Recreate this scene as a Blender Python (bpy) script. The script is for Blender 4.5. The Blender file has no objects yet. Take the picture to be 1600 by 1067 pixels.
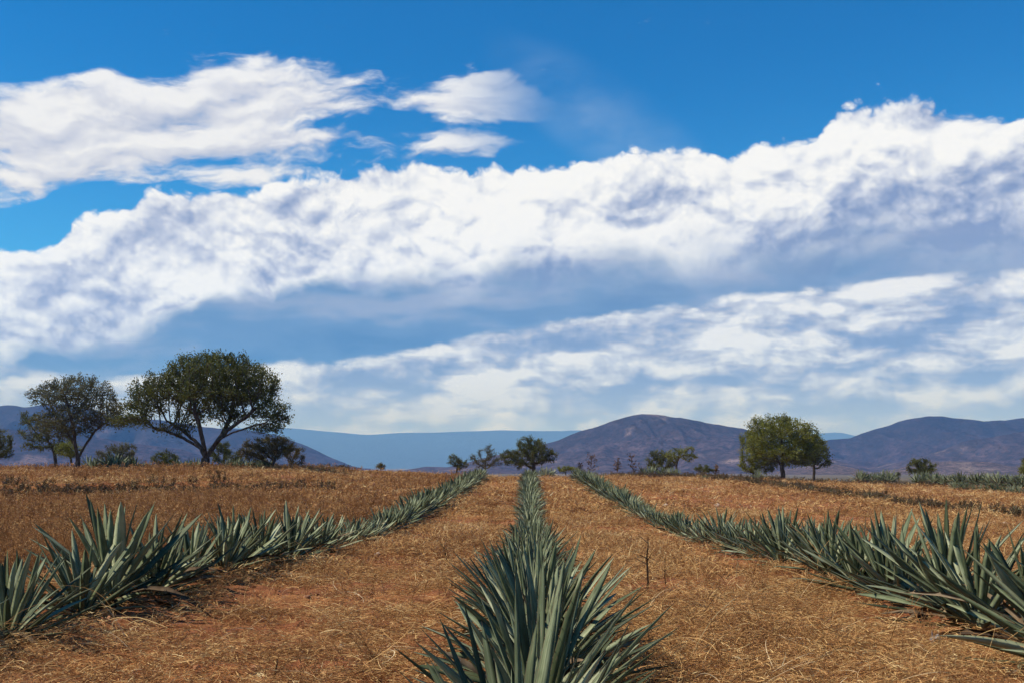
import bpy, math, random
import numpy as np
from mathutils import Vector, Matrix, noise as mnoise

rng = np.random.default_rng(7)
random.seed(7)
sc = bpy.context.scene
COL = sc.collection

# ------------------------------------------------------------------ camera
EYE = 1.05
FPX = 1555.6                      # focal length in pixels of the 1600 px wide photograph
PITCH = math.atan((730 - 533.5) / FPX)
YAW = math.atan((827 - 800) * math.cos(PITCH) / FPX)
cd = bpy.data.cameras.new('camera')
cam = bpy.data.objects.new('camera', cd)
COL.objects.link(cam)
cd.lens = 35.0
cd.sensor_width = 36.0
cd.clip_start = 0.05
cd.clip_end = 90000.0
cam.location = (0, 0, EYE)
cam.rotation_euler = (math.pi / 2 + PITCH, 0, YAW)
sc.camera = cam
CROT = cam.rotation_euler.to_matrix()

def ray(px, py):
    """direction in the world through a point of the photograph (1600 x 1067)"""
    v = Vector(((px - 800) / FPX, -(py - 533.5) / FPX, -1.0))
    return (CROT @ v).normalized()

def azel(px, py):
    r = ray(px, py)
    return math.atan2(r.x, r.y), math.asin(r.z)

def at_dist(px, py, d):
    """point on that ray at distance d along +Y"""
    r = ray(px, py)
    return Vector((0, 0, EYE)) + r * (d / r.y)

# ------------------------------------------------------------------ node helper
class S:
    """a socket with arithmetic"""
    nt = None
    def __init__(self, s): self.s = s
    @staticmethod
    def math(op, *a, clamp=False):
        n = S.nt.nodes.new('ShaderNodeMath'); n.operation = op; n.use_clamp = clamp
        for i, v in enumerate(a):
            if isinstance(v, S): S.nt.links.new(v.s, n.inputs[i])
            else: n.inputs[i].default_value = v
        return S(n.outputs[0])
    def __add__(a, b): return S.math('ADD', a, b)
    __radd__ = __add__
    def __sub__(a, b): return S.math('SUBTRACT', a, b)
    def __rsub__(a, b): return S.math('SUBTRACT', b, a)
    def __mul__(a, b): return S.math('MULTIPLY', a, b)
    __rmul__ = __mul__
    def __truediv__(a, b): return S.math('DIVIDE', a, b)
    def clamp(a): return S.math('ADD', a, 0.0, clamp=True)

def node(t, **kw):
    n = S.nt.nodes.new(t)
    for k, v in kw.items():
        if k.startswith('i_'):
            n.inputs[k[2:]].default_value = v
        else: setattr(n, k, v)
    return n
def link(a, b):
    S.nt.links.new(a.s if isinstance(a, S) else a, b)
def sstep(x, lo, hi):
    n = node('ShaderNodeMapRange', interpolation_type='SMOOTHSTEP')
    link(x, n.inputs['Value'])
    n.inputs['From Min'].default_value = lo; n.inputs['From Max'].default_value = hi
    return S(n.outputs['Result'])
def lstep(x, lo, hi, a=0.0, b=1.0):
    n = node('ShaderNodeMapRange')
    link(x, n.inputs['Value'])
    for k, v in (('From Min', lo), ('From Max', hi), ('To Min', a), ('To Max', b)): n.inputs[k].default_value = v
    return S(n.outputs['Result'])
def xyz(x, y, z):
    n = node('ShaderNodeCombineXYZ')
    for i, v in enumerate((x, y, z)):
        if isinstance(v, S): link(v, n.inputs[i])
        else: n.inputs[i].default_value = v
    return S(n.outputs[0])
def vmath(op, a, b, c=None):
    n = node('ShaderNodeVectorMath', operation=op)
    for i, v in enumerate((a, b)):
        if isinstance(v, S): link(v, n.inputs[i])
        elif isinstance(v, (int, float)): n.inputs['Scale'].default_value = v
        else: n.inputs[i].default_value = v
    return S(n.outputs[0])
def vadd(a, b): return vmath('ADD', a, b)
def vmul(a, b): return vmath('MULTIPLY', a, b)
def noise(v, scale, detail=4, rough=0.5, lac=2.0, dist=0.0, color=False):
    n = node('ShaderNodeTexNoise')
    if v is not None: link(v, n.inputs['Vector'])
    for k, x in (('Scale', scale), ('Detail', detail), ('Roughness', rough), ('Lacunarity', lac), ('Distortion', dist)):
        n.inputs[k].default_value = x
    return S(n.outputs['Color' if color else 'Fac'])
def voro(v, scale, detail=0, feature='F1', out='Distance', rough=0.5, rand=1.0):
    n = node('ShaderNodeTexVoronoi', feature=feature)
    if v is not None: link(v, n.inputs['Vector'])
    n.inputs['Scale'].default_value = scale
    if 'Detail' in n.inputs: n.inputs['Detail'].default_value = detail; n.inputs['Roughness'].default_value = rough
    n.inputs['Randomness'].default_value = rand
    return S(n.outputs[out])
def mix(f, a, b, blend='MIX'):
    n = node('ShaderNodeMix', data_type='RGBA', blend_type=blend)
    for i, v in ((0, f), (6, a), (7, b)):
        if isinstance(v, S): link(v, n.inputs[i])
        elif i == 0: n.inputs[i].default_value = v
        else: n.inputs[i].default_value = (*v[:3], 1)
    return S(n.outputs[2])
def ramp(f, stops):
    n = node('ShaderNodeValToRGB')
    link(f, n.inputs[0])
    e = n.color_ramp.elements
    while len(e) < len(stops): e.new(0.5)
    for q, (p, c) in zip(e, stops): q.position = p; q.color = (*c, 1)
    return S(n.outputs[0])
def fcurve(x, pts, xlo, xhi, ylo, yhi):
    """piecewise curve through pts, x in [xlo, xhi], value in [ylo, yhi]"""
    n = node('ShaderNodeFloatCurve')
    t = lstep(x, xlo, xhi); link(t, n.inputs['Value'])
    c = n.mapping.curves[0]
    P = [((a - xlo) / (xhi - xlo), (b - ylo) / (yhi - ylo)) for a, b in pts]
    while len(c.points) < len(P): c.points.new(0.5, 0.5)
    for q, (a, b) in zip(c.points, P): q.location = (a, b); q.handle_type = 'AUTO_CLAMPED'
    n.mapping.update()
    r = S(n.outputs[0])
    return r * (yhi - ylo) + ylo
def srgb(r, g, b):
    f = lambda c: (c / 255 / 12.92) if c / 255 <= 0.04045 else ((c / 255 + 0.055) / 1.055) ** 2.4
    return (f(r), f(g), f(b))

# ------------------------------------------------------------------ sun and exposure
SUN_DIR = Vector((-0.70, -0.20, 0.86)).normalized()       # towards the sun
sun_el = math.asin(SUN_DIR.z)
sun_az = math.atan2(SUN_DIR.x, SUN_DIR.y)
sd = bpy.data.lights.new('sun', 'SUN')
sd.energy = 5.0; sd.angle = math.radians(0.53); sd.color = (1.0, 0.93, 0.82)
sun = bpy.data.objects.new('sun', sd); COL.objects.link(sun)
sun.rotation_euler = (-SUN_DIR).to_track_quat('-Z', 'Y').to_euler()
sun.location = (0, 0, 50)
sc.view_settings.view_transform = 'Standard'
sc.view_settings.look = 'None'
sc.view_settings.exposure = 0.30
sc.view_settings.gamma = 1.0
sc.view_settings.use_curve_mapping = False
sc.cycles.use_adaptive_sampling = True
sc.cycles.adaptive_threshold = 0.02
sc.cycles.use_denoising = True
sc.cycles.max_bounces = 5
sc.cycles.diffuse_bounces = 2
sc.cycles.glossy_bounces = 2
sc.cycles.transmission_bounces = 2
sc.cycles.transparent_max_bounces = 8
sc.cycles.volume_bounces = 0

# ------------------------------------------------------------------ sky
world = bpy.data.worlds.new('World'); sc.world = world
world.use_nodes = True
S.nt = world.node_tree
S.nt.nodes.clear()
def build_sky():
    sky = node('ShaderNodeTexSky', sky_type='NISHITA')
    sky.sun_disc = False
    sky.sun_elevation = sun_el; sky.sun_rotation = sun_az
    sky.altitude = 1500; sky.air_density = 1.0; sky.dust_density = 0.3; sky.ozone_density = 2.0
    tc = node('ShaderNodeTexCoord')
    d = S(tc.outputs['Generated'])
    sep = node('ShaderNodeSeparateXYZ'); link(d, sep.inputs[0])
    x, y, z = (S(sep.outputs[i]) for i in range(3))
    az = S.math('ARCTAN2', x, y)
    el = S.math('ARCSINE', z)
    def edge(pts, before, after):
        P = [azel(*p) for p in pts]
        P = [(-math.pi, before)] + [(-1.3, before)] + P + [(1.3, after), (math.pi, before)]
        return P
    # ---- outlines of the cloud bank, read off as azimuth and elevation
    # (the curve node is piecewise, so the view part and the rest are two curves)
    lo, hi = -0.62, 0.62
    def outline(pts):
        P = [azel(*p) for p in pts]
        return fcurve(az, [(lo, P[0][1])] + P + [(hi, P[-1][1])], lo, hi, -0.1, 0.5)
    top = outline([(0, 392), (60, 396), (105, 352), (120, 330), (205, 322), (232, 298), (330, 303), (400, 306), (425, 285), (520, 268),
                   (640, 262), (770, 258), (870, 256), (940, 244), (1035, 240), (1090, 236), (1150, 236), (1225, 226), (1262, 222), (1284, 200),
                   (1306, 170), (1360, 162), (1450, 160), (1600, 168)])
    low = outline([(0, 555), (100, 530), (210, 500), (300, 478), (400, 448), (480, 430), (560, 425), (640, 440), (760, 428), (830, 400), (900, 392),
                   (1000, 388), (1150, 375), (1300, 362), (1600, 330)])
    bas = outline([(0, 596), (200, 592), (420, 572), (560, 566), (640, 552), (700, 532), (800, 508), (900, 494), (1000, 480), (1100, 470), (1250, 452), (1400, 440), (1600, 428)])

    # ---- shared domain warp
    w1 = noise(vmul(d, (1, 1, 1.3)), 9.0, 3, 0.55, color=True)
    warp = vmath('SCALE', vadd(w1, (-0.5, -0.5, -0.5)), 0.028)
    dw = vadd(d, warp)
    # ---- sheets: heap = cauliflower relief
    L = Vector((-0.55, -0.1, 0.83)) * 0.011
    def heap(v):
        u = vmul(v, (1, 1, 1.25))
        t = None
        for k, (f, a) in enumerate(((10.0, 0.46), (23.0, 0.28), (49.0, 0.16), (104.0, 0.080), (220.0, 0.040))):
            n = noise(vadd(u, (k * 1.3, k * 0.7, 0)) if k else u, f, 0, 0.5)
            b = S.math('ABSOLUTE', n - 0.5) * (2.0 * a)
            t = b if t is None else t + b
        return t + 0.38
    def heap2(v):
        return noise(vmul(v, (1, 1, 1.8)), 6.5, 5, 0.50)
    h0 = heap(dw)
    h1 = heap(vadd(dw, tuple(L)))
    rel = h0 - h1
    s0 = heap2(dw); s1 = heap2(vadd(dw, tuple(L * 2.2)))
    rel2 = s0 - s1
    # ---- the big bank
    sd1 = top - el - 0.003 + (h0 - 0.565) * 0.062 + (s0 - 0.5) * 0.012                 # > 0 inside, radians
    a_bank = sstep(sd1, -0.002, 0.006)
    depth = (top - el)                                   # how far beneath the top edge
    low_n = low + (heap2(vadd(dw, (3.1, 1.7, 0.4))) - 0.5) * 0.085 + (h0 - 0.56) * 0.07
    uw = lstep(az, -0.2, 0.3, 0.022, 0.070)
    under = sstep((low_n - el) / uw, -0.30, 1.0)             # 1 = shaded underside
    lit = (0.70 + rel * 2.0 + rel2 * 2.0 + (s0 - 0.5) * 1.5 + (h0 - 0.56) * 0.5 + sstep(sd1, 0.045, 0.0) * 0.16 - sstep(depth, 0.05, 0.18) * 0.06
           - sstep(az, 0.02, 0.38) * sstep(depth, 0.02, 0.14) * 0.42)
    c_lit = ramp(lit.clamp(), [(0.0, srgb(132, 150, 190)), (0.28, srgb(170, 181, 209)), (0.5, srgb(205, 211, 228)), (0.68, srgb(232, 235, 243)), (0.9, srgb(252, 252, 253))])
    st = noise(vmul(dw, (1, 1, 4.0)), 7.0, 6, 0.5)
    c_und = ramp(st + sstep(az, 0.05, 0.5) * 0.10, [(0.34, srgb(70, 122, 172)), (0.5, srgb(98, 140, 184)), (0.64, srgb(148, 166, 196))])
    c_und = mix(sstep(depth, 0.22, 0.08) * lstep(az, -0.3, 0.4, 0.10, 0.62).clamp(), c_und, srgb(158, 168, 192))
    c_bank = mix(under, c_lit, c_und)
    # ---- streaky layer under the bank
    fall = bas - el
    q = vmul(vadd(d, vmath('SCALE', vadd(w1, (-0.5, -0.5, -0.5)), 0.03)), (1, 1, 3.7))
    l0 = noise(q, 7.5, 7, 0.55)
    l1 = noise(vadd(q, (-0.012, -0.004, 0.042)), 7.5, 7, 0.55)
    lrel = l0 - l1
    bas_n = fall + (l0 - 0.5) * 0.035 + (h0 - 0.56) * 0.02
    a_lay = sstep(bas_n, -0.002, 0.007)
    l_lit = 0.46 + (l0 - 0.5) * 2.5 + lrel * 2.3 + (h0 - 0.56) * 0.9 + rel * 1.2 + sstep(bas_n, 0.035, 0.0) * 0.22 + sstep(az, 0.0, 0.3) * sstep(bas_n, 0.05, 0.0) * 0.12
    c_lay = ramp(l_lit.clamp(), [(0.0, srgb(118, 144, 184)), (0.3, srgb(152, 168, 198)), (0.52, srgb(186, 192, 208)), (0.72, srgb(216, 220, 229)), (0.95, srgb(250, 248, 246))])
    hz = sstep(el, 0.11, 0.02)
    c_lay = mix(0.10 + hz * 0.50, c_lay, srgb(204, 208, 218))
    # ---- heaped row low over the hills
    hb = 0.040 + (noise(vmul(d, (1, 1, 2)), 5.0, 2) - 0.5) * 0.10
    hh0 = noise(vmul(d, (1, 1, 1.5)), 19.0, 5, 0.5); hh1 = noise(vmul(vadd(d, (-0.006, 0, 0.009)), (1, 1, 1.5)), 19.0, 5, 0.5)
    a_low = sstep(hb - el + (hh0 - 0.5) * 0.055, 0.0, 0.010) * sstep(noise(d, 6.0, 2), 0.46, 0.58)
    c_low = ramp((0.62 + (hh0 - hh1) * 1.8 + (hh0 - 0.5) * 0.5 - sstep(hb - el, 0.0, 0.05) * 0.2).clamp(), [(0.1, srgb(158, 180, 212)), (0.5, srgb(203, 210, 224)), (0.85, srgb(243, 242, 243))])
    # ---- torn patch high on the left
    pt = fcurve(az, [(lo, 0.30), azel(0, 145), azel(120, 132), azel(230, 112), azel(330, 106), azel(470, 112), azel(620, 122), azel(700, 136), azel(790, 142), azel(830, 168), (hi, 0.25)], lo, hi, -0.1, 0.5)
    pb = fcurve(az, [(lo, 0.14), azel(0, 306), azel(60, 298), azel(120, 278), azel(330, 268), azel(440, 256), azel(540, 246), azel(700, 244), azel(770, 224), azel(800, 200), (hi, 0.26)], lo, hi, -0.1, 0.5)
    d4 = vadd(xyz(x, y, z - (az + 0.3) * 0.10), (4.2, 1.9, 7.35))
    slot = fcurve(az, [(lo, 0.06), azel(200, 215), azel(330, 205), azel(430, 196), azel(520, 190), azel(640, 188), azel(800, 200), (hi, 0.3)], lo, hi, -0.1, 0.5)
    gap = sstep(S.math('ABSOLUTE', el - slot), 0.016, 0.0) * sstep(az, -0.30, -0.20)
    t0 = noise(vmul(vadd(d4, vmath('SCALE', vadd(w1, (-0.5, -0.5, -0.5)), 0.05)), (1, 1, 3.0)), 7.5, 7, 0.57)
    t1 = noise(vmul(vadd(vadd(d4, vmath('SCALE', vadd(w1, (-0.5, -0.5, -0.5)), 0.05)), (-0.006, 0, 0.008)), (1, 1, 3.0)), 7.5, 7, 0.57)
    band = S.math('MINIMUM', pt - el, el - pb)
    cover = band * 9.0 + (t0 - 0.5) * 2.8 + 0.16 - gap * 0.45 + sstep(az, -0.15, -0.45) * 0.1
    cover = S.math('MINIMUM', cover, band * 34.0 + 0.40 + (t0 - 0.5) * 3.2 - gap * 0.7)
    fade = sstep(az, 0.04, -0.10)
    a_pat = sstep(cover, 0.0, 0.42) * fade
    c_pat = ramp((0.55 + (t0 - t1) * 2.6 + (t0 - 0.5) * 0.9 + (el - pb) * 1.2).clamp(), [(0.1, srgb(168, 183, 214)), (0.45, srgb(206, 212, 229)), (0.85, srgb(240, 243, 249))])
    # ---- thin veil right of it
    va, ve = azel(940, 190)
    vx = (az - va) * 7.5; vy = (el - ve + (az - va) * 0.55) * 17.0
    veil = sstep(vx * vx + vy * vy, 1.0, -0.3) * sstep(noise(vmul(dw, (1, 1, 2.0)), 7.0, 6, 0.6), 0.30, 0.72) * 0.24
    small = sstep(noise(vmul(dw, (1, 1, 3.5)), 14.0, 6, 0.6), 0.67, 0.74) * sstep(el, 0.30, 0.36) * sstep(el, 0.47, 0.37) * sstep(az, 0.3, 0.0) * 0.7
    # ---- assemble
    tint = mix(sstep(el, 0.16, 0.42), (0.22, 1.12, 1.62), (0.0, 0.86, 1.48))
    tint = mix(sstep(el, 0.5, 1.25), tint, (0.42, 0.74, 0.98))
    base = mix(1.0, S(sky.outputs[0]), tint, 'MULTIPLY')
    STR = 0.10
    k = 1.0 / STR
    def lay(bg, a, c):
        return mix(a, bg, vmath('SCALE', c, k))
    c = lay(base, veil, mix(0.0, srgb(205, 222, 243), (1, 1, 1)))
    c = lay(c, small, mix(0.0, srgb(190, 212, 240), (1, 1, 1)))
    c = lay(c, a_pat, c_pat)
    hzf = sstep(el, 0.30, 0.02)
    cool = mix(hzf, (0.975, 1.0, 1.03), (0.82, 0.96, 1.24))
    c = lay(c, a_bank, mix(1.0, c_bank, cool, 'MULTIPLY'))
    c = lay(c, a_lay, mix(1.0, c_lay, cool, 'MULTIPLY'))
    c = lay(c, a_low, mix(1.0, c_low, cool, 'MULTIPLY'))
    # ---- the rest of the sky, outside the view: the same broken cloud
    g0 = noise(vmul(dw, (1, 1, 1.8)), 3.2, 6, 0.55)
    rest = lay(base, sstep(g0, 0.48, 0.60) * sstep(el, 0.55, 0.25), ramp(g0 + (rel2) * 1.5, [(0.42, srgb(150, 170, 205)), (0.62, srgb(232, 236, 244))]))
    out = mix(sstep(S.math('ABSOLUTE', az), 0.66, 0.54), rest, c)
    out = vmath('SCALE', out, 0.81)
    bg = node('ShaderNodeBackground')
    bg.inputs['Strength'].default_value = STR
    link(out, bg.inputs['Color'])
    o = node('ShaderNodeOutputWorld')
    link(bg.outputs[0], o.inputs['Surface'])
build_sky()

# ------------------------------------------------------------------ small helpers
def interp(x, xs, ys): return np.interp(x, xs, ys)

_perm = np.random.default_rng(3).random((256, 256))
def vnoise(x, y):
    x = np.asarray(x, float); y = np.asarray(y, float)
    xi = np.floor(x).astype(int); yi = np.floor(y).astype(int)
    fx = x - xi; fy = y - yi
    fx = fx * fx * (3 - 2 * fx); fy = fy * fy * (3 - 2 * fy)
    g = lambda a, b: _perm[a % 256, b % 256]
    return (g(xi, yi) * (1 - fx) * (1 - fy) + g(xi + 1, yi) * fx * (1 - fy) + g(xi, yi + 1) * (1 - fx) * fy + g(xi + 1, yi + 1) * fx * fy)
def fbm(x, y, oct=4, rough=0.5):
    t = 0; a = 1; s = 0
    for k in range(oct):
        c, n = math.cos(k * 0.9), math.sin(k * 0.9)
        xx, yy = x * c - y * n, x * n + y * c
        t = t + a * vnoise(xx * 2 ** k + k * 17.3, yy * 2 ** k + k * 9.1); s += a; a *= rough
    return t / s - 0.5

def mesh_from(name, V, F, mats, smooth=False, midx=None, uv=None, attrs=None):
    """V (n,3); F list of arrays (m,k) with k = 3 or 4"""
    me = bpy.data.meshes.new(name)
    if isinstance(F, np.ndarray): F = [F]
    V = np.asarray(V, np.float32)
    me.vertices.add(len(V)); me.vertices.foreach_set('co', V.ravel())
    loops = np.concatenate([f.ravel() for f in F]).astype(np.int32)
    tot = np.concatenate([np.full(len(f), f.shape[1], np.int32) for f in F])
    start = np.concatenate([[0], np.cumsum(tot)[:-1]]).astype(np.int32)
    me.loops.add(len(loops)); me.loops.foreach_set('vertex_index', loops)
    me.polygons.add(len(tot)); me.polygons.foreach_set('loop_start', start); me.polygons.foreach_set('loop_total', tot)
    if midx is not None: me.polygons.foreach_set('material_index', np.asarray(midx, np.int32))
    me.polygons.foreach_set('use_smooth', np.full(len(tot), smooth))
    for m in mats: me.materials.append(m)
    if uv is not None:
        l = me.uv_layers.new(name='UVMap'); l.data.foreach_set('uv', np.asarray(uv, np.float32)[loops].ravel())
    for k, v in (attrs or {}).items():
        a = me.attributes.new(k, 'FLOAT', 'POINT'); a.data.foreach_set('value', np.asarray(v, np.float32))
    me.update(calc_edges=True)
    return me

def put(name, me, parent=None, loc=None, **props):
    o = bpy.data.objects.new(name, me); COL.objects.link(o)
    if parent is not None: o.parent = parent
    if loc is not None: o.location = loc
    for k, v in props.items(): o[k] = v
    return o
def thing(name, label, cat, loc, group=None):
    o = bpy.data.objects.new(name, None); COL.objects.link(o)
    o.location = loc; o.empty_display_size = 0.2
    o['label'] = label; o['category'] = cat
    if group: o['group'] = group
    return o

def material(name, fn, rough=0.8, spec=0.25):
    m = bpy.data.materials.new(name); m.use_nodes = True
    S.nt = m.node_tree; S.nt.nodes.clear()
    out = S.nt.nodes.new('ShaderNodeOutputMaterial')
    b = S.nt.nodes.new('ShaderNodeBsdfPrincipled')
    b.inputs['Roughness'].default_value = rough
    b.inputs['Specular IOR Level'].default_value = spec
    S.nt.links.new(b.outputs[0], out.inputs['Surface'])
    fn(b, out)
    return m
def setc(b, c):
    if isinstance(c, S): link(c, b.inputs['Base Color'])
    else: b.inputs['Base Color'].default_value = (*c, 1)
def bump(b, h, strength, dist):
    n = node('ShaderNodeBump'); n.inputs['Strength'].default_value = strength; n.inputs['Distance'].default_value = dist
    link(h, n.inputs['Height']); S.nt.links.new(n.outputs[0], b.inputs['Normal'])
def objco(): return S(node('ShaderNodeTexCoord').outputs['Object'])
def geopos(): return S(node('ShaderNodeNewGeometry').outputs['Position'])
def attr(n): 
    a = node('ShaderNodeAttribute', attribute_name=n); return S(a.outputs['Fac'])
def orand(): return S(node('ShaderNodeObjectInfo').outputs['Random'])
def inst_rand():
    return S(node('ShaderNodeAttribute', attribute_type='INSTANCER', attribute_name='rnd').outputs['Fac'])
def translucent(b, out, col, f=0.3):
    t = node('ShaderNodeBsdfTranslucent')
    if isinstance(col, S): link(col, t.inputs[0])
    else: t.inputs[0].default_value = (*col, 1)
    m = node('ShaderNodeMixShader'); m.inputs[0].default_value = f
    S.nt.links.new(b.outputs[0], m.inputs[1]); S.nt.links.new(t.outputs[0], m.inputs[2]); S.nt.links.new(m.outputs[0], out.inputs['Surface'])

# ------------------------------------------------------------------ the lie of the land
ROW = 3.2                         # distance between agave rows
YS = [-400, 0, 6, 9.5, 13, 16, 19.5, 25, 31, 38, 47, 56, 66, 76, 90, 130, 300, 900, 1500, 90000]
ZS = [0.0, 0.0, -0.01, -0.08, -0.18, -0.31, -0.42, -0.45, -0.40, -0.30, -0.13, 0.06, 0.23, 0.27, 0.10, -0.9, -4, -7, -8, -8]
def hground(x, y):
    x = np.asarray(x, float); y = np.asarray(y, float)
    # soften the piecewise profile by averaging three samples
    z = 0
    w = 1.0 + np.abs(y) * 0.04
    for k in (-1.5, -0.5, 0.5, 1.5): z = z + interp(y + k * w, YS, ZS) / 4
    near = np.clip(1 - (y - 110) / 150, 0, 1)
    # left field stands a little higher and ends in a low bank
    lf = np.clip((-x - 5) / 7, 0, 1)
    z = z + lf * np.clip((y - 22) / 30, 0, 1) * 0.42 * near
    bank_y = 37.5 + (x + 20) * 0.62
    bk = np.clip((y - bank_y) / 1.1, 0, 1); bk = bk * bk * (3 - 2 * bk)
    z = z + lf * (bk * 0.40 - 0.22 * np.exp(-((y - bank_y + 0.6) / 0.9) ** 2)) * np.clip((-x - 9) / 4, 0, 1) * near * np.clip((75 - y) / 25, 0, 1)
    # right of the field it falls away
    rf = np.clip((x - 8) / 26, 0, 1)
    z = z - rf * rf * (3 - 2 * rf) * 0.75 * np.clip((y - 10) / 30, 0, 1) * near
    z = z - 0.13 * np.clip((x - 0.8) / 2.0, 0, 1) * np.clip((11 - y) / 5, 0, 1) * np.clip((y + 30) / 20, 0, 1)
    # beds of the rows
    for r in (-ROW, 0, ROW):
        z = z + 0.06 * np.exp(-((x - r) / 0.45) ** 2) * np.clip((90 - y) / 10, 0, 1)
    return z
def ground(x, y):
    fade = np.clip(1 - np.asarray(y, float) / 120, 0.0, 1)
    return hground(x, y) + fade * (fbm(np.asarray(x) * 0.9, np.asarray(y) * 0.9, 3) * 0.14)
def gz(x, y): return float(ground(np.array([x]), np.array([y]))[0])

def m_ground(b, out):
    p = geopos()
    n1 = noise(p, 1.3, 6, 0.6); n2 = noise(p, 9.0, 6, 0.65); n3 = noise(vmul(p, (1, 1, 1)), 55.0, 4, 0.6)
    n4 = noise(p, 0.22, 4, 0.5)
    sep = node('ShaderNodeSeparateXYZ'); link(p, sep.inputs[0]); X = S(sep.outputs[0]); Y = S(sep.outputs[1])
    soil = ramp(n2 * 0.6 + n3 * 0.4, [(0.32, (0.085, 0.027, 0.012)), (0.46, (0.20, 0.070, 0.029)), (0.60, (0.33, 0.130, 0.053)), (0.74, (0.48, 0.24, 0.105))])
    chaff = ramp(n3, [(0.3, (0.18, 0.066, 0.024)), (0.5, (0.38, 0.165, 0.055)), (0.7, (0.62, 0.34, 0.12))])
    cov = sstep(n1 * 0.45 + n2 * 0.25 + n4 * 0.3, 0.45, 0.58)
    # further off, straw and soil can no longer be told apart one by one
    c = mix(cov * 0.65, soil, chaff)
    weeds = sstep(X, -3.6, -6.5) * sstep(n4 + n1 * 0.4, 0.45, 0.85)
    c = mix(weeds * 0.4, c, (0.24, 0.125, 0.058))
    far = sstep(Y, 110.0, 400.0)
    c = mix(far, c, ramp(noise(p, 0.012, 5, 0.6), [(0.35, (0.06, 0.055, 0.03)), (0.5, (0.10, 0.08, 0.05)), (0.65, (0.18, 0.13, 0.08))]))
    setc(b, c)
    bump(b, n2 * 0.5 + n3 * 0.40 + noise(p, 160.0, 2) * 0.16, 1.0, 0.05)
M_GROUND = material('ground', m_ground, 0.95, 0.1)

def build_ground():
    ys = [-90000, -20000, -4000, -800, -200, -60, -25, -12, -6, -3, -1, 0.3]
    y = 1.2
    while y < 130: ys.append(y); y *= 1.0125
    while y < 90000: ys.append(y); y *= 1.14
    ys = np.array(ys)
    u = np.linspace(-1, 1, 481); u = np.sign(u) * (np.abs(u) ** 1.15)
    Yg, U = np.meshgrid(ys, u, indexing='ij')
    Wd = np.abs(Yg) * 0.95 + 5.0
    Xg = U * Wd
    Z = ground(Xg, Yg)
    rough = np.clip(1 - np.abs(Yg) / 90, 0, 1)
    Z = Z + rough * (fbm(Xg * 5, Yg * 5, 4, 0.62) * 0.13)
    n, m = Yg.shape
    V = np.stack([Xg, Yg, Z], -1).reshape(-1, 3)
    i = np.arange(n - 1)[:, None] * m + np.arange(m - 1)[None, :]
    F = np.stack([i, i + 1, i + m + 1, i + m], -1).reshape(-1, 4)
    put('ground', mesh_from('ground', V, F, [M_GROUND], True), kind='structure')
build_ground()

# ------------------------------------------------------------------ hills
def m_hill(tone, light, scrub, patch=0.56, sc_=1.0):
    def f(b, out):
        p = objco()
        p = vmul(p, (1.8, 1.8, 1.8))
        n = noise(p, 0.0030 * sc_, 7, 0.62); k = noise(p, 0.022 * sc_, 5, 0.7); v = noise(vmul(p, (1, 1, 2.5)), 0.05 * sc_, 4, 0.75)
        c = ramp(k, [(0.36, tuple(t * 0.50 for t in tone)), (0.5, tone), (0.64, tuple(t * 1.75 for t in tone))])
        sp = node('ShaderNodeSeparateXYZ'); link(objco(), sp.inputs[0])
        hi = sstep(S(sp.outputs[2]) + (n - 0.5) * 240.0, 10.0, 70.0)            # cloud shade painted into the colour, darkening the upper slopes
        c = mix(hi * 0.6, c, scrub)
        c = mix(sstep(n + (v - 0.5) * 0.35, patch, patch + 0.10) * 0.85, c, light)
        c = mix(sstep(v, 0.50, 0.57) * 0.85, c, scrub)
        setc(b, c)
        bump(b, k * 0.6 + v * 0.6, 1.0, 12.0)
    return f
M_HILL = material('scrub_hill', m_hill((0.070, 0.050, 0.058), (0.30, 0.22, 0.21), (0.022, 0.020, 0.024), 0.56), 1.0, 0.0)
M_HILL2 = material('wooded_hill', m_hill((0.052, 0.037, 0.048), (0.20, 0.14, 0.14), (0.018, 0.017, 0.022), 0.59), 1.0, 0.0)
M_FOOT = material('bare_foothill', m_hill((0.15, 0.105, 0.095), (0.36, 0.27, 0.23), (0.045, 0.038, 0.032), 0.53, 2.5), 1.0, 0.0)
M_FAR = material('far_range', m_hill((0.026, 0.032, 0.040), (0.04, 0.044, 0.04), (0.022, 0.026, 0.022), 0.7, 0.4), 1.0, 0.0)

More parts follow.
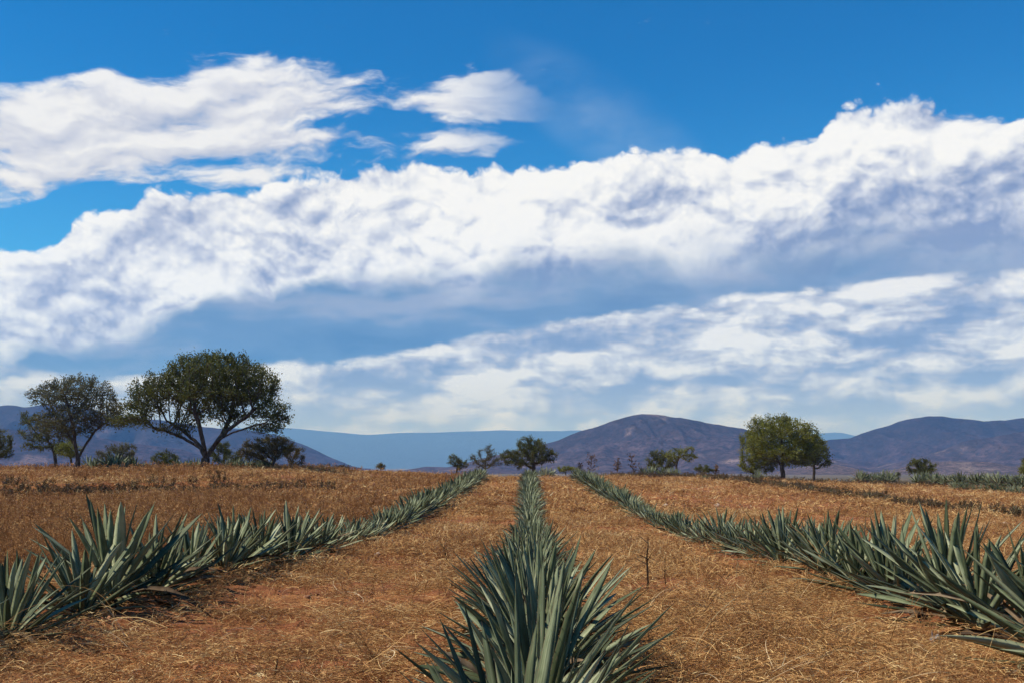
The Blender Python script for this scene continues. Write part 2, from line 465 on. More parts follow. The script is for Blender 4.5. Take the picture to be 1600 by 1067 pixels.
def hill(name, D, pts, depth, mat, amp=0.16, nx=260, ny=70, seed=0, ridgef=1.0, base=-9.0):
    """a range whose skyline runs through pts (photograph pixels) at distance D, with a real slope before and behind it"""
    P = [at_dist(px, py, D) for px, py in pts]
    xs = np.array([p.x for p in P]); zs = np.array([p.z for p in P])
    X = np.linspace(xs[0], xs[-1], nx)
    top = np.interp(X, xs, zs) - base
    top = top * (1 + fbm(X * (9.0 / depth) + seed, X * 0 + seed, 5, 0.6) * 0.075)
    kern = np.hanning(5); kern /= kern.sum()
    top = np.convolve(np.pad(top, 2, 'edge'), kern, 'valid')
    v = np.linspace(-1, 1, ny)                   # -1 front foot ... 0 skyline ... 1 rear foot
    Xg, Vg = np.meshgrid(X, v, indexing='ij')
    Tg = np.broadcast_to(top[:, None], Xg.shape)
    shape = np.where(Vg < 0, (1 + Vg) ** 1.25, (1 - Vg) ** 1.1)
    Yg = D + Vg * depth
    s = 2 * ridgef / depth
    # gullies running downhill: ridged noise that is long in y
    r = 1 - np.abs(fbm(Xg * s * 1.9 + seed + Vg * 0.6, Yg * s * 0.45 + seed, 5, 0.55)) * 4
    r2 = fbm(Xg * s * 0.8 + seed * 3, Yg * s * 0.8, 4)
    env = np.clip(1 - np.abs(1 - shape) ** 1.0, 0, 1)
    side = np.clip(np.abs(Vg) * 6, 0, 1)
    Z = base + Tg * shape * (1 + side * ((r - 1.0) * amp * 0.8 + (r2 - 0.12) * 0.35 + fbm(Xg * s * 9, Yg * s * 9, 4, 0.6) * 0.10) * (1 - shape * 0.3)) + (1 - side) * Tg * fbm(Xg * s * 7, Xg * 0, 4) * 0.03
    # never let the front slope rise above the skyline as seen from the field
    el = (Z - EYE) / Yg; lim = (Tg + base - EYE) / D
    Z = np.where(el > lim * 0.985, EYE + lim * 0.985 * Yg * np.where(Vg < 0, 1, 0.97), Z)
    Z = np.where(np.abs(Vg) < 1e-6, base + Tg * 0.998, Z)
    Z = np.where(np.abs(np.abs(Vg) - 1) < 1e-6, base - 30, Z)
    V = np.stack([Xg, Yg, Z], -1).reshape(-1, 3)
    n, m = Xg.shape
    i = np.arange(n - 1)[:, None] * m + np.arange(m - 1)[None, :]
    F = np.stack([i, i + m, i + m + 1, i + 1], -1).reshape(-1, 4)
    put(name, mesh_from(name, V, F, [mat], True), kind='structure')
hill('far_blue_range', 9500, [(-900, 700), (-300, 640), (100, 655), (300, 668), (380, 668), (430, 667), (500, 673), (560, 678), (640, 676), (720, 674), (800, 671), (850, 672), (905, 671), (960, 680), (1100, 690), (1290, 676), (1312, 674), (1340, 682), (1500, 690), (1900, 670), (2600, 690)], 1500, M_FAR, 0.10, 300, 41, 1)
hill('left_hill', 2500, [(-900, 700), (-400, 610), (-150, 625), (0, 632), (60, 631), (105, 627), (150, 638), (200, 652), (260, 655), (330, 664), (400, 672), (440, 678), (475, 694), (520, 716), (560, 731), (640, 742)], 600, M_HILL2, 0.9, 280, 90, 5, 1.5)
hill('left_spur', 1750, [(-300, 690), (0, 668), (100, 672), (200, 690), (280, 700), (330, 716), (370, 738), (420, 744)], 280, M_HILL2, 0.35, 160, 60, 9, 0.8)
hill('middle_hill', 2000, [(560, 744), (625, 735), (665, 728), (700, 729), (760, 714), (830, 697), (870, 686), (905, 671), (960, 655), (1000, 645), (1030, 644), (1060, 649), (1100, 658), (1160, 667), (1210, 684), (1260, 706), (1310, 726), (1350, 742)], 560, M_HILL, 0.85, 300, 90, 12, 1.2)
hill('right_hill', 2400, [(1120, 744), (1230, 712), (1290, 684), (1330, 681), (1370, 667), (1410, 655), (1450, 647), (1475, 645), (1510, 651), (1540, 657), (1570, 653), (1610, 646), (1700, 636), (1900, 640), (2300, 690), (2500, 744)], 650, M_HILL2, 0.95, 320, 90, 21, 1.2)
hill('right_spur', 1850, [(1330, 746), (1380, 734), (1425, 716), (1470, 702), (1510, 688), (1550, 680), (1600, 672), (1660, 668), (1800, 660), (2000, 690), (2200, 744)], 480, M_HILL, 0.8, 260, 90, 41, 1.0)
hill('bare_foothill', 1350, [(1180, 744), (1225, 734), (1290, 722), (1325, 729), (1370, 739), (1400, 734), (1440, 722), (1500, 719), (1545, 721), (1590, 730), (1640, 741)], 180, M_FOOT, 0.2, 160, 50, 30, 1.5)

# ------------------------------------------------------------------ air
def build_haze():
    x0, x1, y0, y1, z0, z1 = -24000, 24000, -300, 11500, -45.0, 500.0
    V = [(x, y, z) for x in (x0, x1) for y in (y0, y1) for z in (z0, z1)]
    F = np.array([(0, 1, 3, 2), (4, 6, 7, 5), (0, 4, 5, 1), (2, 3, 7, 6), (0, 2, 6, 4), (1, 5, 7, 3)])
    m = bpy.data.materials.new('haze'); m.use_nodes = True
    nt = m.node_tree; nt.nodes.clear()
    out = nt.nodes.new('ShaderNodeOutputMaterial'); pv = nt.nodes.new('ShaderNodeVolumePrincipled')
    pv.inputs['Density'].default_value = 1.75e-4
    pv.inputs['Color'].default_value = (0.18, 0.42, 1.0, 1)
    pv.inputs['Absorption Color'].default_value = (1, 1, 1, 1)
    pv.inputs['Anisotropy'].default_value = 0.0
    nt.links.new(pv.outputs[0], out.inputs['Volume'])
    put('haze', mesh_from('haze', V, F, [m]), kind='stuff')
build_haze()

# ------------------------------------------------------------------ agaves
def m_agave(b, out):
    uv = S(node('ShaderNodeUVMap').outputs[0])
    sep = node('ShaderNodeSeparateXYZ'); link(uv, sep.inputs[0]); U = S(sep.outputs[0]); Vv = S(sep.outputs[1])
    r = attr('rnd'); o = orand()
    p = objco()
    q = xyz(U * 1.0 + r * 9.0 + o * 5.0, Vv * 0.06, r * 7.0)
    streak = noise(xyz(U * 14.0 + o * 31.0, Vv * 1.2, r * 40.0), 1.0, 3, 0.6)
    bloom = noise(xyz(U * 1.5 + r * 20.0, Vv * 5.0 + o * 17.0, r * 30.0), 1.0, 4, 0.6)
    t = streak * 0.45 + bloom * 0.55 + (r - 0.5) * 0.30 + (o - 0.5) * 0.32
    c = ramp(t, [(0.30, (0.046, 0.060, 0.028)), (0.46, (0.086, 0.108, 0.056)), (0.60, (0.178, 0.205, 0.118)), (0.8, (0.330, 0.350, 0.225))])
    c = mix(sstep(Vv, 0.22, 0.0) * 0.7, c, (0.20, 0.23, 0.14))                # pale butt of the leaf
    edge = S.math('ABSOLUTE', U - 0.5)
    c = mix(sstep(edge, 0.44, 0.495) * 0.65, c, (0.10, 0.060, 0.035))         # toothed margin
    c = mix(sstep(noise(xyz(U * 3.0, Vv * 4.0, r * 60.0 + o * 9.0), 1.6, 4, 0.6), 0.62, 0.72) * 0.5, c, (0.20, 0.15, 0.085))
    c = mix(sstep(Vv, 0.955, 0.985), c, (0.045, 0.022, 0.014))                 # the spine
    setc(b, c)
    bump(b, streak, 0.25, 0.004)
M_AGAVE = material('agave_leaf', m_agave, 0.6, 0.2)
def m_dry(b, out):
    r = attr('rnd')
    c = ramp(noise(objco(), 9.0, 4, 0.6) * 0.6 + r * 0.4, [(0.3, (0.055, 0.036, 0.024)), (0.5, (0.125, 0.088, 0.055)), (0.7, (0.25, 0.19, 0.12))])
    setc(b, c)
M_DRYLEAF = material('dry_agave_leaf', m_dry, 0.85, 0.1)
def m_stem(b, out):
    setc(b, ramp(noise(objco(), 22.0, 3), [(0.35, (0.10, 0.085, 0.05)), (0.6, (0.20, 0.20, 0.12))]))
M_CORE = material('agave_heart', m_stem, 0.8, 0.15)

WT = np.array([0, .06, .18, .38, .58, .78, .90, .965, 1.0]); WW = np.array([.95, .74, .72, .92, 1.0, .74, .38, .075, .012])
def leaf_arrays(L, W, bend, seed, fold=0.32, segs=6, twist=0.0, wob=0.0, teeth=False):
    r = np.random.default_rng(seed)
    ts = np.array([0, .10, .30, .52, .74, .90, .965, 1.0]) if segs == 6 else np.linspace(0, 1, segs + 1)
    V = []; UV = []
    a = 0; x = z = 0; pt = 0
    wy = r.uniform(-1, 1) * wob
    for t in ts:
        dt = t - pt; pt = t
        a = bend * t
        x += math.sin(a) * dt * L; z += math.cos(a) * dt * L
        w = W * 0.5 * np.interp(t, WT, WW)
        tw = twist * t
        f = fold * w * (1 - 0.5 * t)
        yo = wy * t * t * L
        nx, nz = math.cos(a), -math.sin(a)             # outward normal in the x-z plane
        for s, d, u in ((-1, -f, 0.0), (0, f * 0.35, 0.5), (1, -f, 1.0), (0, f * 0.35 + 0.16 * W * (1.05 - t), 0.5)):
            yy = s * w * math.cos(tw); dd = d + s * w * math.sin(tw)
            V.append((x + nx * dd, yy + yo, z + nz * dd)); UV.append((u, t))
    n = len(ts)
    F = []; T = []
    for k in range(n - 1):
        b = 4 * k
        for i in range(4):
            j = (i + 1) % 4
            F.append((b + i, b + j, b + 4 + j, b + 4 + i))
    if teeth:
        V = list(V); UV = list(UV)
        for e in (0, 2):
            for q in range(11):
                t = 0.12 + 0.07 * q + r.uniform(-0.012, 0.012)
                k = int(np.searchsorted(ts, t) - 1); f = (t - ts[k]) / (ts[k + 1] - ts[k]); f2 = min(1, f + 0.035)
                a_ = np.array(V[4 * k + e]); b_ = np.array(V[4 * k + 4 + e])
                p0 = a_ + (b_ - a_) * f; p1 = a_ + (b_ - a_) * f2
                tip = (p0 + p1) / 2 + np.array((0, -0.0075 if e == 0 else 0.0075, 0.004))
                n0 = len(V); V += [tuple(p0), tuple(p1), tuple(tip)]; UV += [(0.0, t)] * 3
                T.append((n0, n0 + 1, n0 + 2))
    if teeth: return np.array(V), [np.array(F), np.array(T)], np.array(UV)
    return np.array(V), np.array(F), np.array(UV)

LEAVES = []                      # mesh variants shared by all near plants
for k in range(9):
    bend = [0.02, 0.10, 0.18, -0.08, 0.06, 0.25, 0.13, -0.02, 0.32][k]
    V, F, UV = leaf_arrays(1.0, 0.080 + 0.008 * (k % 3), bend, k, twist=[0, .25, -.2, .1, -.35, 0, .4, -.1, .2][k], wob=0.05)
    V2, F2, UV2 = leaf_arrays(1.0, 0.080 + 0.008 * (k % 3), bend, k, twist=[0, .25, -.2, .1, -.35, 0, .4, -.1, .2][k], wob=0.05, teeth=True)
    LEAVES.append((V, F, UV, mesh_from('leaf', V2, F2, [M_AGAVE], True, uv=UV2, attrs={'rnd': np.full(len(V2), (k * 0.37) % 1)})))
DRYS = []
for k in range(4):
    V, F, UV = leaf_arrays(1.0, 0.046, [0.9, 1.4, 0.5, 1.1][k], 50 + k, fold=0.9, twist=[1.6, -2.2, 2.6, 1.2][k], wob=0.35)
    DRYS.append((V, F, UV, mesh_from('dry_leaf', V, F, [M_DRYLEAF], True, uv=UV, attrs={'rnd': np.full(len(V), (k * 0.29) % 1)})))

def core_arrays():
    V = []; F = []
    prof = [(0.055, -0.05), (0.085, 0.02), (0.09, 0.07), (0.06, 0.13), (0.02, 0.17)]
    for k, (r, z) in enumerate(prof):
        for i in range(8):
            a = i / 8 * 2 * math.pi; V.append((r * math.cos(a), r * math.sin(a), z))
    for k in range(4):
        for i in range(8):
            j = (i + 1) % 8; F.append((8 * k + i, 8 * k + j, 8 * k + 8 + j, 8 * k + 8 + i))
    return np.array(V), np.array(F)
CV, CF = core_arrays()
ME_CORE = mesh_from('heart', CV, CF, [M_CORE], True, uv=np.zeros((len(CV), 2)), attrs={'rnd': np.zeros(len(CV))})

def plant_layout(seed, n=44, dry=14):
    """list of (kind, variant, 4x4) for a plant about 1 unit tall"""
    r = random.Random(seed)
    out = []
    ph = r.uniform(0, 6.28)
    for i in range(n):
        f = (i + 0.5) / n
        th = math.radians(2 + 80 * f ** 0.95 + r.gauss(0, 5))
        th = max(0.02, th)
        phi = ph + i * 2.39996 + r.gauss(0, 0.15)
        L = (0.86 + 0.12 * math.sin(f * 3.1)) * r.uniform(0.80, 1.08)
        if f < 0.12: L *= r.uniform(0.8, 1.0)
        if r.random() < 0.10: L *= 0.6
        kind = 'dry_leaf' if r.random() < 0.03 + 0.10 * f ** 2 else 'leaf'
        rad = 0.02 + 0.045 * f
        M = (Matrix.Translation((rad * math.cos(phi), rad * math.sin(phi), 0.10 - 0.09 * f)) @ Matrix.Rotation(phi, 4, 'Z') @ Matrix.Rotation(th, 4, 'Y')
             @ Matrix.Rotation(r.gauss(0, 0.25), 4, 'Z') @ Matrix.Diagonal((1.05, r.uniform(0.8, 1.2) * (0.75 if f < 0.15 else 1), L, 1)))
        out.append((kind, r.randrange(9 if kind == 'leaf' else 4), M))
    for i in range(dry):
        phi = r.uniform(0, 6.28); th = math.radians(r.uniform(78, 100))
        L = r.uniform(0.35, 0.65)
        M = (Matrix.Translation((0.06 * math.cos(phi), 0.06 * math.sin(phi), 0.05)) @ Matrix.Rotation(phi, 4, 'Z') @ Matrix.Rotation(th, 4, 'Y')
             @ Matrix.Rotation(r.uniform(-0.6, 0.6), 4, 'Z') @ Matrix.Diagonal((L, 1, L, 1)))
        out.append(('dry_leaf', r.randrange(4), M))
    return out

def near_agave(label, group, loc, rz, s, seed, tilt=(0, 0), n=36, slim=1.0):
    t = thing('agave', label, 'agave', loc, group)
    t.rotation_euler = (tilt[0], tilt[1], rz); t.scale = (s, s, s)
    put('heart', ME_CORE, t)
    for kind, v, M in plant_layout(seed, n):
        o = put(kind, (LEAVES if kind == 'leaf' else DRYS)[v][3], t)
        o.matrix_local = M @ Matrix.Diagonal((1, slim, 1, 1))
    return t

FAR_AGAVES = []
def merged_agave(seed, n=40, wide=1.0):
    Vs, Fs, UVs, R, MI = [CV], [CF], [np.zeros((len(CV), 2))], [np.zeros(len(CV))], [np.full(len(CF), 1)]
    off = len(CV)
    for q, (kind, v, M) in enumerate(plant_layout(seed, n, 5)):
        V, F, UV, _ = (LEAVES if kind == 'leaf' else DRYS)[v]
        A = np.array(M); W = V * np.array([1, wide, 1])
        W = W @ A[:3, :3].T + A[:3, 3]
        Vs.append(W); Fs.append(F + off); UVs.append(UV); R.append(np.full(len(V), (q * 0.618) % 1)); MI.append(np.full(len(F), 0 if kind == 'leaf' else 2)); off += len(V)
    return mesh_from('agave', np.concatenate(Vs), np.concatenate(Fs), [M_AGAVE, M_CORE, M_DRYLEAF], True, midx=np.concatenate(MI),
                     uv=np.concatenate(UVs), attrs={'rnd': np.concatenate(R)})
for k in range(8): FAR_AGAVES.append(merged_agave(900 + k))
def far_agave(label, group, loc, s, seed):
    r = random.Random(seed)
    o = put('agave', FAR_AGAVES[r.randrange(8)], None, loc, label=label, category='agave', group=group)
    o.rotation_euler = (r.gauss(0, 0.05), r.gauss(0, 0.05), r.uniform(0, 6.28)); o.scale = (s, s, s)
    return o

ORD = ['nearest', 'second', 'third', 'fourth', 'fifth', 'sixth', 'seventh', 'eighth', 'ninth', 'tenth', 'eleventh', 'twelfth', 'thirteenth',
       'fourteenth', 'fifteenth', 'sixteenth', 'seventeenth', 'eighteenth', 'nineteenth', 'twentieth']
H_LEFT = ([0, 5.5, 6.3, 7.1, 7.8, 9, 10.5, 12.5, 14.5, 17, 20, 23, 30, 45, 70], [.60, .60, .55, .66, .82, .72, .76, .78, .70, .56, .50, .66, .78, .84, .84])
H_MID = ([0, 3.2, 6, 9.0, 12, 16, 24, 32, 45, 70], [.64, .66, .64, .59, .52, .47, .50, .64, .74, .80])
H_RIGHT = ([0, 5, 9, 14, 17, 20, 24, 29, 36, 45, 70], [.88, .88, .82, .76, .66, .54, .50, .56, .74, .84, .84])
def nth(n): return f"{n}{'th' if 10 <= n % 100 <= 20 else {1: 'st', 2: 'nd', 3: 'rd'}.get(n % 10, 'th')}"
def row(side, x0, d0, d1, step, hs, seed, nnear):
    r = random.Random(seed)
    d = d0; k = 0
    grp = f'agaves planted in the {side} row'
    while d < d1:
        h = np.interp(d, *hs) * r.uniform(0.82, 1.14)
        x = x0 + r.gauss(0, 0.06); z = gz(x, d) - 0.03
        if k < nnear:
            look = 'tall' if h > 0.72 else 'small' if h < 0.52 else 'blue-green'
            end = {'left': 'at the bottom left corner', 'centre': 'below the middle of the photo', 'right': 'at the right edge of the photo'}[side]
            if k == 0: lab = f'{look} spiky agave of the {side} row, the one {end}'
            else: lab = f'{look} spiky agave, {ORD[k]} plant of the {side} row counted from the near end'
            near_agave(lab, grp, (x, d, z), r.uniform(0, 6.28), h, seed * 100 + k, (r.gauss(0, 0.06), r.gauss(0, 0.06)), (50 if side == 'centre' else 42) + int(10 * r.random()), 0.74 if side == 'centre' else 0.92)
        else:
            where = ('where the ground dips' if d < 30 else 'where the row climbs' if d < 50 else 'near the crest')
            lab = f'{nth(k + 1)} agave of the {side} row counted from the near end, {where}'
            far_agave(lab, grp, (x, d, z), h, seed * 1000 + k)
        d += step * r.uniform(0.84, 1.16) * (0.86 if d < 16 else 1.0 if d < 34 else 1.3); k += 1
row('left', -ROW, 4.5, 68, 0.78, H_LEFT, 11, 18)
row('centre', 0.02, 3.0, 66, 0.70, H_MID, 12, 20)
row('right', ROW, 4.6, 68, 0.78, H_RIGHT, 13, 18)

# ------------------------------------------------------------------ trees
def m_bark(b, out):
    p = objco()
    setc(b, ramp(noise(vmul(p, (1, 1, 0.35)), 9.0, 5, 0.65), [(0.35, (0.030, 0.022, 0.017)), (0.5, (0.065, 0.048, 0.036)), (0.7, (0.14, 0.11, 0.085))]))
    bump(b, noise(vmul(p, (1, 1, 0.3)), 20.0, 4, 0.6), 0.8, 0.02)
M_BARK = material('bark', m_bark, 0.95, 0.1)
def m_leafage(dark, mid, pale):
    def f(b, out):
        r = attr('rnd')
        c = ramp(r * 0.6 + noise(objco(), 0.9, 3, 0.6) * 0.4, [(0.2, dark), (0.5, mid), (0.8, pale)])
        setc(b, c); translucent(b, out, c, 0.30)
    return f
M_FOL = {
 'dark': material('dark_foliage', m_leafage((0.040, 0.046, 0.012), (0.078, 0.085, 0.021), (0.145, 0.148, 0.040)), 0.75, 0.2),
 'green': material('green_foliage', m_leafage((0.070, 0.078, 0.014), (0.150, 0.160, 0.028), (0.255, 0.250, 0.052)), 0.75, 0.2),
 'grey': material('grey_foliage', m_leafage((0.055, 0.057, 0.027), (0.100, 0.098, 0.046), (0.170, 0.155, 0.080)), 0.8, 0.15),
 'brown': material('brownish_foliage', m_leafage((0.055, 0.044, 0.016), (0.105, 0.085, 0.030), (0.165, 0.135, 0.050)), 0.8, 0.15),
}

def grow(base, trunk, attractors, step, seed, infl=6.0, kill=1.4, iters=90, up=0.0, limbs=None):
    """space colonisation; returns positions and parents"""
    r = np.random.default_rng(seed)
    P = [np.array(base)]; par = [-1]
    for br in [trunk] + (limbs or []):
      cur = fork if br is not trunk else 0
      for q in br:
        a = P[cur]; b = np.array(q); n = max(1, int(np.linalg.norm(b - a) / step))
        for k in range(1, n + 1):
            par.append(cur); P.append(a + (b - a) * k / n + r.normal(0, step * 0.06, 3) * (k < n)); cur = len(P) - 1
      if br is trunk: fork = cur
    A = attractors.copy()
    Pn = np.array(P)
    d = np.linalg.norm(A[:, None] - Pn[None], axis=2)
    near = d.argmin(1); nd = d.min(1)
    for it in range(iters):
        if len(A) == 0: break
        m = nd < infl * step
        if not m.any():
            m = nd < nd.min() * 1.05 + 1e-6
        uniq, inv = np.unique(near[m], return_inverse=True)
        V = A[m] - Pn[near[m]]; V /= np.linalg.norm(V, axis=1)[:, None] + 1e-9
        D = np.zeros((len(uniq), 3)); np.add.at(D, inv, V)
        D += r.normal(0, 0.25, D.shape); D[:, 2] += up
        D /= np.linalg.norm(D, axis=1)[:, None] + 1e-9
        new = Pn[uniq] + D * step
        base_i = len(Pn)
        par.extend(uniq.tolist()); Pn = np.concatenate([Pn, new])
        d = np.linalg.norm(A[:, None] - new[None], axis=2)
        dm = d.min(1); am = d.argmin(1)
        upd = dm < nd
        near = np.where(upd, base_i + am, near); nd = np.where(upd, dm, nd)
        keep = nd > kill * step
        A = A[keep]; near = near[keep]; nd = nd[keep]
    return Pn, np.array(par)

def tubes(P, par, r0, rtip, origin, expo=2.3, sides=5):
    n = len(P)
    w = np.zeros(n); kids = [[] for _ in range(n)]
    for i in range(1, n): kids[par[i]].append(i)
    tip = np.array([len(k) == 0 for k in kids])
    w[tip] = 1
    for i in range(n - 1, 0, -1):
        w[par[i]] += w[i]
    R = rtip + (r0 - rtip) * (w / w[0]) ** (1 / expo)
    V, F = [], []
    def ring(c, t, rad, s):
        t = t / (np.linalg.norm(t) + 1e-9)
        a = np.cross(t, (0.3, 0.9, 0.1)); a /= np.linalg.norm(a) + 1e-9; b = np.cross(t, a)
        b0 = len(V)
        for k in range(s):
            q = 2 * math.pi * k / s
            V.append(c + (a * math.cos(q) + b * math.sin(q)) * rad)
        return b0
    stack = [(0, -1)]
    while stack:
        s0, frm = stack.pop()
        chain = ([frm] if frm >= 0 else []) + [s0]
        i = s0
        while kids[i]:
            ks = sorted(kids[i], key=lambda k: -w[k])
            for k in ks[1:]: stack.append((k, i))
            i = ks[0]; chain.append(i)
        s = sides + 3 if frm < 0 else (sides if R[s0] > r0 * 0.2 else 3)
        prev = None
        for j, c in enumerate(chain):
            t = P[chain[min(j + 1, len(chain) - 1)]] - P[chain[max(j - 1, 0)]]
            rad = R[c] if not (j == 0 and frm >= 0) else R[s0]
            if frm < 0 and j == 0: rad *= 1.35
            b0 = ring(P[c], t, rad, s)
            if prev is not None:
                for k in range(s): F.append((prev + k, prev + (k + 1) % s, b0 + (k + 1) % s, b0 + k))
            prev = b0
    return np.array(V) - origin, np.array(F), R, w, kids

def foliage(P, par, w, origin, seed, per, size, spread, thresh=3, updir=0.5, aspect=0.22):
    r = np.random.default_rng(seed)
    idx = np.where(w <= thresh)[0]; idx = idx[idx > 0]
    I = np.repeat(idx, per)
    d = P[I] - P[par[I]]; d /= np.linalg.norm(d, axis=1)[:, None] + 1e-9
    C = P[I] - d * (r.random((len(I), 1)) * spread) + r.normal(0, spread * 0.42, (len(I), 3))
    D = d * 1.2 + r.normal(0, 0.5, (len(I), 3)); D[:, 2] += updir
    D /= np.linalg.norm(D, axis=1)[:, None]
    N = np.cross(D, r.normal(0, 1, (len(I), 3))); N /= np.linalg.norm(N, axis=1)[:, None]
    L = size * r.uniform(0.6, 1.4, (len(I), 1)); W = L * aspect
    a = C; b = C + D * L * 0.5 + N * W; c = C + D * L; e = C + D * L * 0.5 - N * W
    V = np.stack([a, b, c, e], 1).reshape(-1, 3) - origin
    F = np.arange(len(V)).reshape(-1, 4)
    # clumps share a tone, single sprays vary a little
    cl = np.repeat(r.random(len(idx)), per) * 0.6 + r.random(len(I)) * 0.4
    return V, F, np.repeat(cl, 4)

def tree(name, label, D, bx, blobs, fork, seed, fol='dark', r0=0.18, natt=700, step=None, per=9, size=0.16, spread=0.30, group=None, depthk=0.9, by=None, up=0.0, thresh=5, limbs=None, cat='tree'):
    r = np.random.default_rng(seed)
    k = D / FPX
    c0 = at_dist(bx, 735, D)
    bz = gz(c0.x, D) - 0.05
    if by is not None: bz = at_dist(bx, by, D).z
    base = np.array((c0.x, D, bz))
    A = []
    tot = sum(b[2] * b[3] for b in blobs)
    W = max(b[2] for b in blobs) * k
    for (cx, cy, rx, ry) in blobs:
        n = int(natt * rx * ry / tot) + 6
        v = r.normal(0, 1, (n, 3)); v /= np.linalg.norm(v, axis=1)[:, None]
        v *= (r.random((n, 1)) ** 0.40)
        c = at_dist(cx, cy, D)
        dep = min(W * depthk, max(rx, ry * 0.9) * k * depthk * 1.1)
        oy = r.uniform(-0.25, 0.25) * (W - dep) if W > dep else 0
        A.append(v * np.array((rx * k, dep, ry * k)) + np.array((c.x, D + oy, c.z)))
    A = np.concatenate(A)
    A = A[A[:, 2] > bz + 0.35]
    step = step or W * 0.07
    if D > 80: blobs = [(a, b + 1.5, c * 1.14, e * 1.2) for a, b, c, e in blobs]; natt = natt * 1.5; r0 = r0 * 1.1
    size = size * 0.56; natt = int(natt * 1.7); per = int(per * (5.2 if name == 'round_bush' else 3.8)); spread = spread * 1.0; r0 = r0 * 0.75
    tr = [np.array(at_dist(px, py, D)) for px, py in fork]
    lm = [[np.array(at_dist(px, py, D)) + np.array((0, q * 0.35 * W * s2, 0)) for q, (px, py) in enumerate(L, 1)] for L, s2 in zip(limbs or [], (0.3, -0.25, 0.2, -0.15, 0.1, -0.3))]
    P, par = grow(base, tr, A, step, seed, up=up, limbs=lm)
    V, F, R, w, kids = tubes(P, par, r0, 0.008, base, 2.0)
    t = thing(name, label, cat, tuple(base), group)
    put('trunk', mesh_from('trunk', V, F, [M_BARK], True), t)
    V, F, rn = foliage(P, par, w, base, seed + 5, per, size, spread, thresh)
    put('crown', mesh_from('crown', V, F, [M_FOL[fol]], False, attrs={'rnd': rn}), t)
    return t

TG = 'trees along the edge of the field'
BG = 'bushes along the edge of the field'
tree('acacia_tree', 'largest tree, dark umbrella-crowned acacia on a forked trunk', 58, 319,
     [(335, 584, 84, 38), (268, 606, 56, 28), (392, 602, 50, 34), (424, 640, 34, 18), (226, 634, 36, 22), (330, 618, 100, 18), (205, 658, 38, 8), (252, 668, 30, 6), (424, 672, 28, 5), (222, 610, 24, 14), (436, 655, 22, 12), (375, 650, 26, 8), (290, 648, 30, 8), (330, 642, 50, 12)],
     [(321, 718)], 101, 'dark', 0.34, 6500, 0.24, 7, 0.24, 0.34, TG, 0.85, thresh=5,
     limbs=[[(318, 706), (300, 690), (270, 668), (245, 655)], [(322, 700), (318, 670), (312, 640)], [(330, 700), (342, 680), (352, 655), (356, 632)], [(334, 698), (358, 672), (385, 655), (402, 642)], [(312, 700), (285, 684), (255, 672), (235, 668)], [(340, 690), (370, 676), (400, 668), (425, 662)]])
tree('acacia_tree', 'feathery spreading tree with grey-green crown, left of the largest tree', 61, 122,
     [(120, 612, 60, 28), (70, 618, 30, 18), (160, 640, 38, 26), (120, 655, 50, 25), (182, 655, 32, 16), (85, 660, 38, 26)],
     [(122, 716)], 102, 'grey', 0.19, 3600, 0.24, 6, 0.22, 0.30, TG, 0.85, thresh=5,
     limbs=[[(116, 700), (100, 675), (80, 650)], [(121, 700), (118, 660), (112, 630)], [(128, 700), (145, 672), (165, 655)]])
tree('leafy_tree', 'low dark tree hanging behind the left feathery tree', 74, 87,
     [(55, 668, 30, 24), (60, 695, 28, 16), (90, 690, 25, 20), (40, 650, 16, 14)], [(87, 722)], 103, 'dark', 0.16, 600, 0.32, 10, 0.22, 0.26, TG)
tree('round_bush', 'small yellow-green bush on a thin trunk, under the left feathery tree', 68, 112,
     [(108, 702, 24, 15)], [(112, 725)], 104, 'green', 0.09, 200, 0.24, 12, 0.16, 0.24, BG)
tree('leafy_tree', 'dark tree cut off by the left edge of the photo', 66, -8,
     [(-8, 692, 30, 24), (2, 705, 22, 14)], [(-6, 722)], 105, 'dark', 0.18, 500, 0.28, 14, 0.18, 0.24, TG)
tree('leafy_tree', 'grey-green rounded tree behind the agaves, between the two big left trees', 78, 182,
     [(182, 712, 34, 20), (196, 702, 20, 14)], [(182, 728)], 106, 'grey', 0.12, 520, 0.28, 12, 0.20, 0.24, TG)
tree('round_bush', 'compact dark green bush left of the largest trunk', 72, 258,
     [(257, 716, 22, 14), (262, 724, 18, 10)], [(258, 730)], 107, 'dark', 0.08, 400, 0.22, 14, 0.16, 0.2, BG)
tree('round_bush', 'dark bush directly behind the largest trunk', 76, 348,
     [(345, 708, 22, 20), (362, 716, 20, 16)], [(348, 728)], 108, 'dark', 0.10, 420, 0.26, 13, 0.18, 0.22, BG)
tree('thorn_tree', 'low brownish tree on a leaning trunk, right of the largest tree', 62, 424,
     [(415, 700, 42, 20), (392, 706, 22, 15), (438, 695, 28, 14)], [(426, 725), (432, 712)], 109, 'brown', 0.15, 900, 0.20, 12, 0.16, 0.2, TG)
tree('thorn_tree', 'dark low tree at the right end of the left group', 67, 452,
     [(460, 710, 19, 16), (466, 722, 12, 10)], [(453, 724)], 110, 'brown', 0.09, 330, 0.20, 12, 0.16, 0.2, TG)
tree('round_bush', 'lone small shrub on the skyline', 84, 595,
     [(595, 728, 11, 6)], [(595, 735)], 111, 'brown', 0.05, 90, 0.2, 12, 0.15, 0.18, BG, 1.0, 739)
tree('leafy_tree', 'small dark round tree beside the top of the left row', 88, 713,
     [(711, 719, 14, 10), (722, 724, 12, 9)], [(714, 733)], 112, 'dark', 0.10, 300, 0.26, 13, 0.20, 0.22, TG, 1.0, 741)
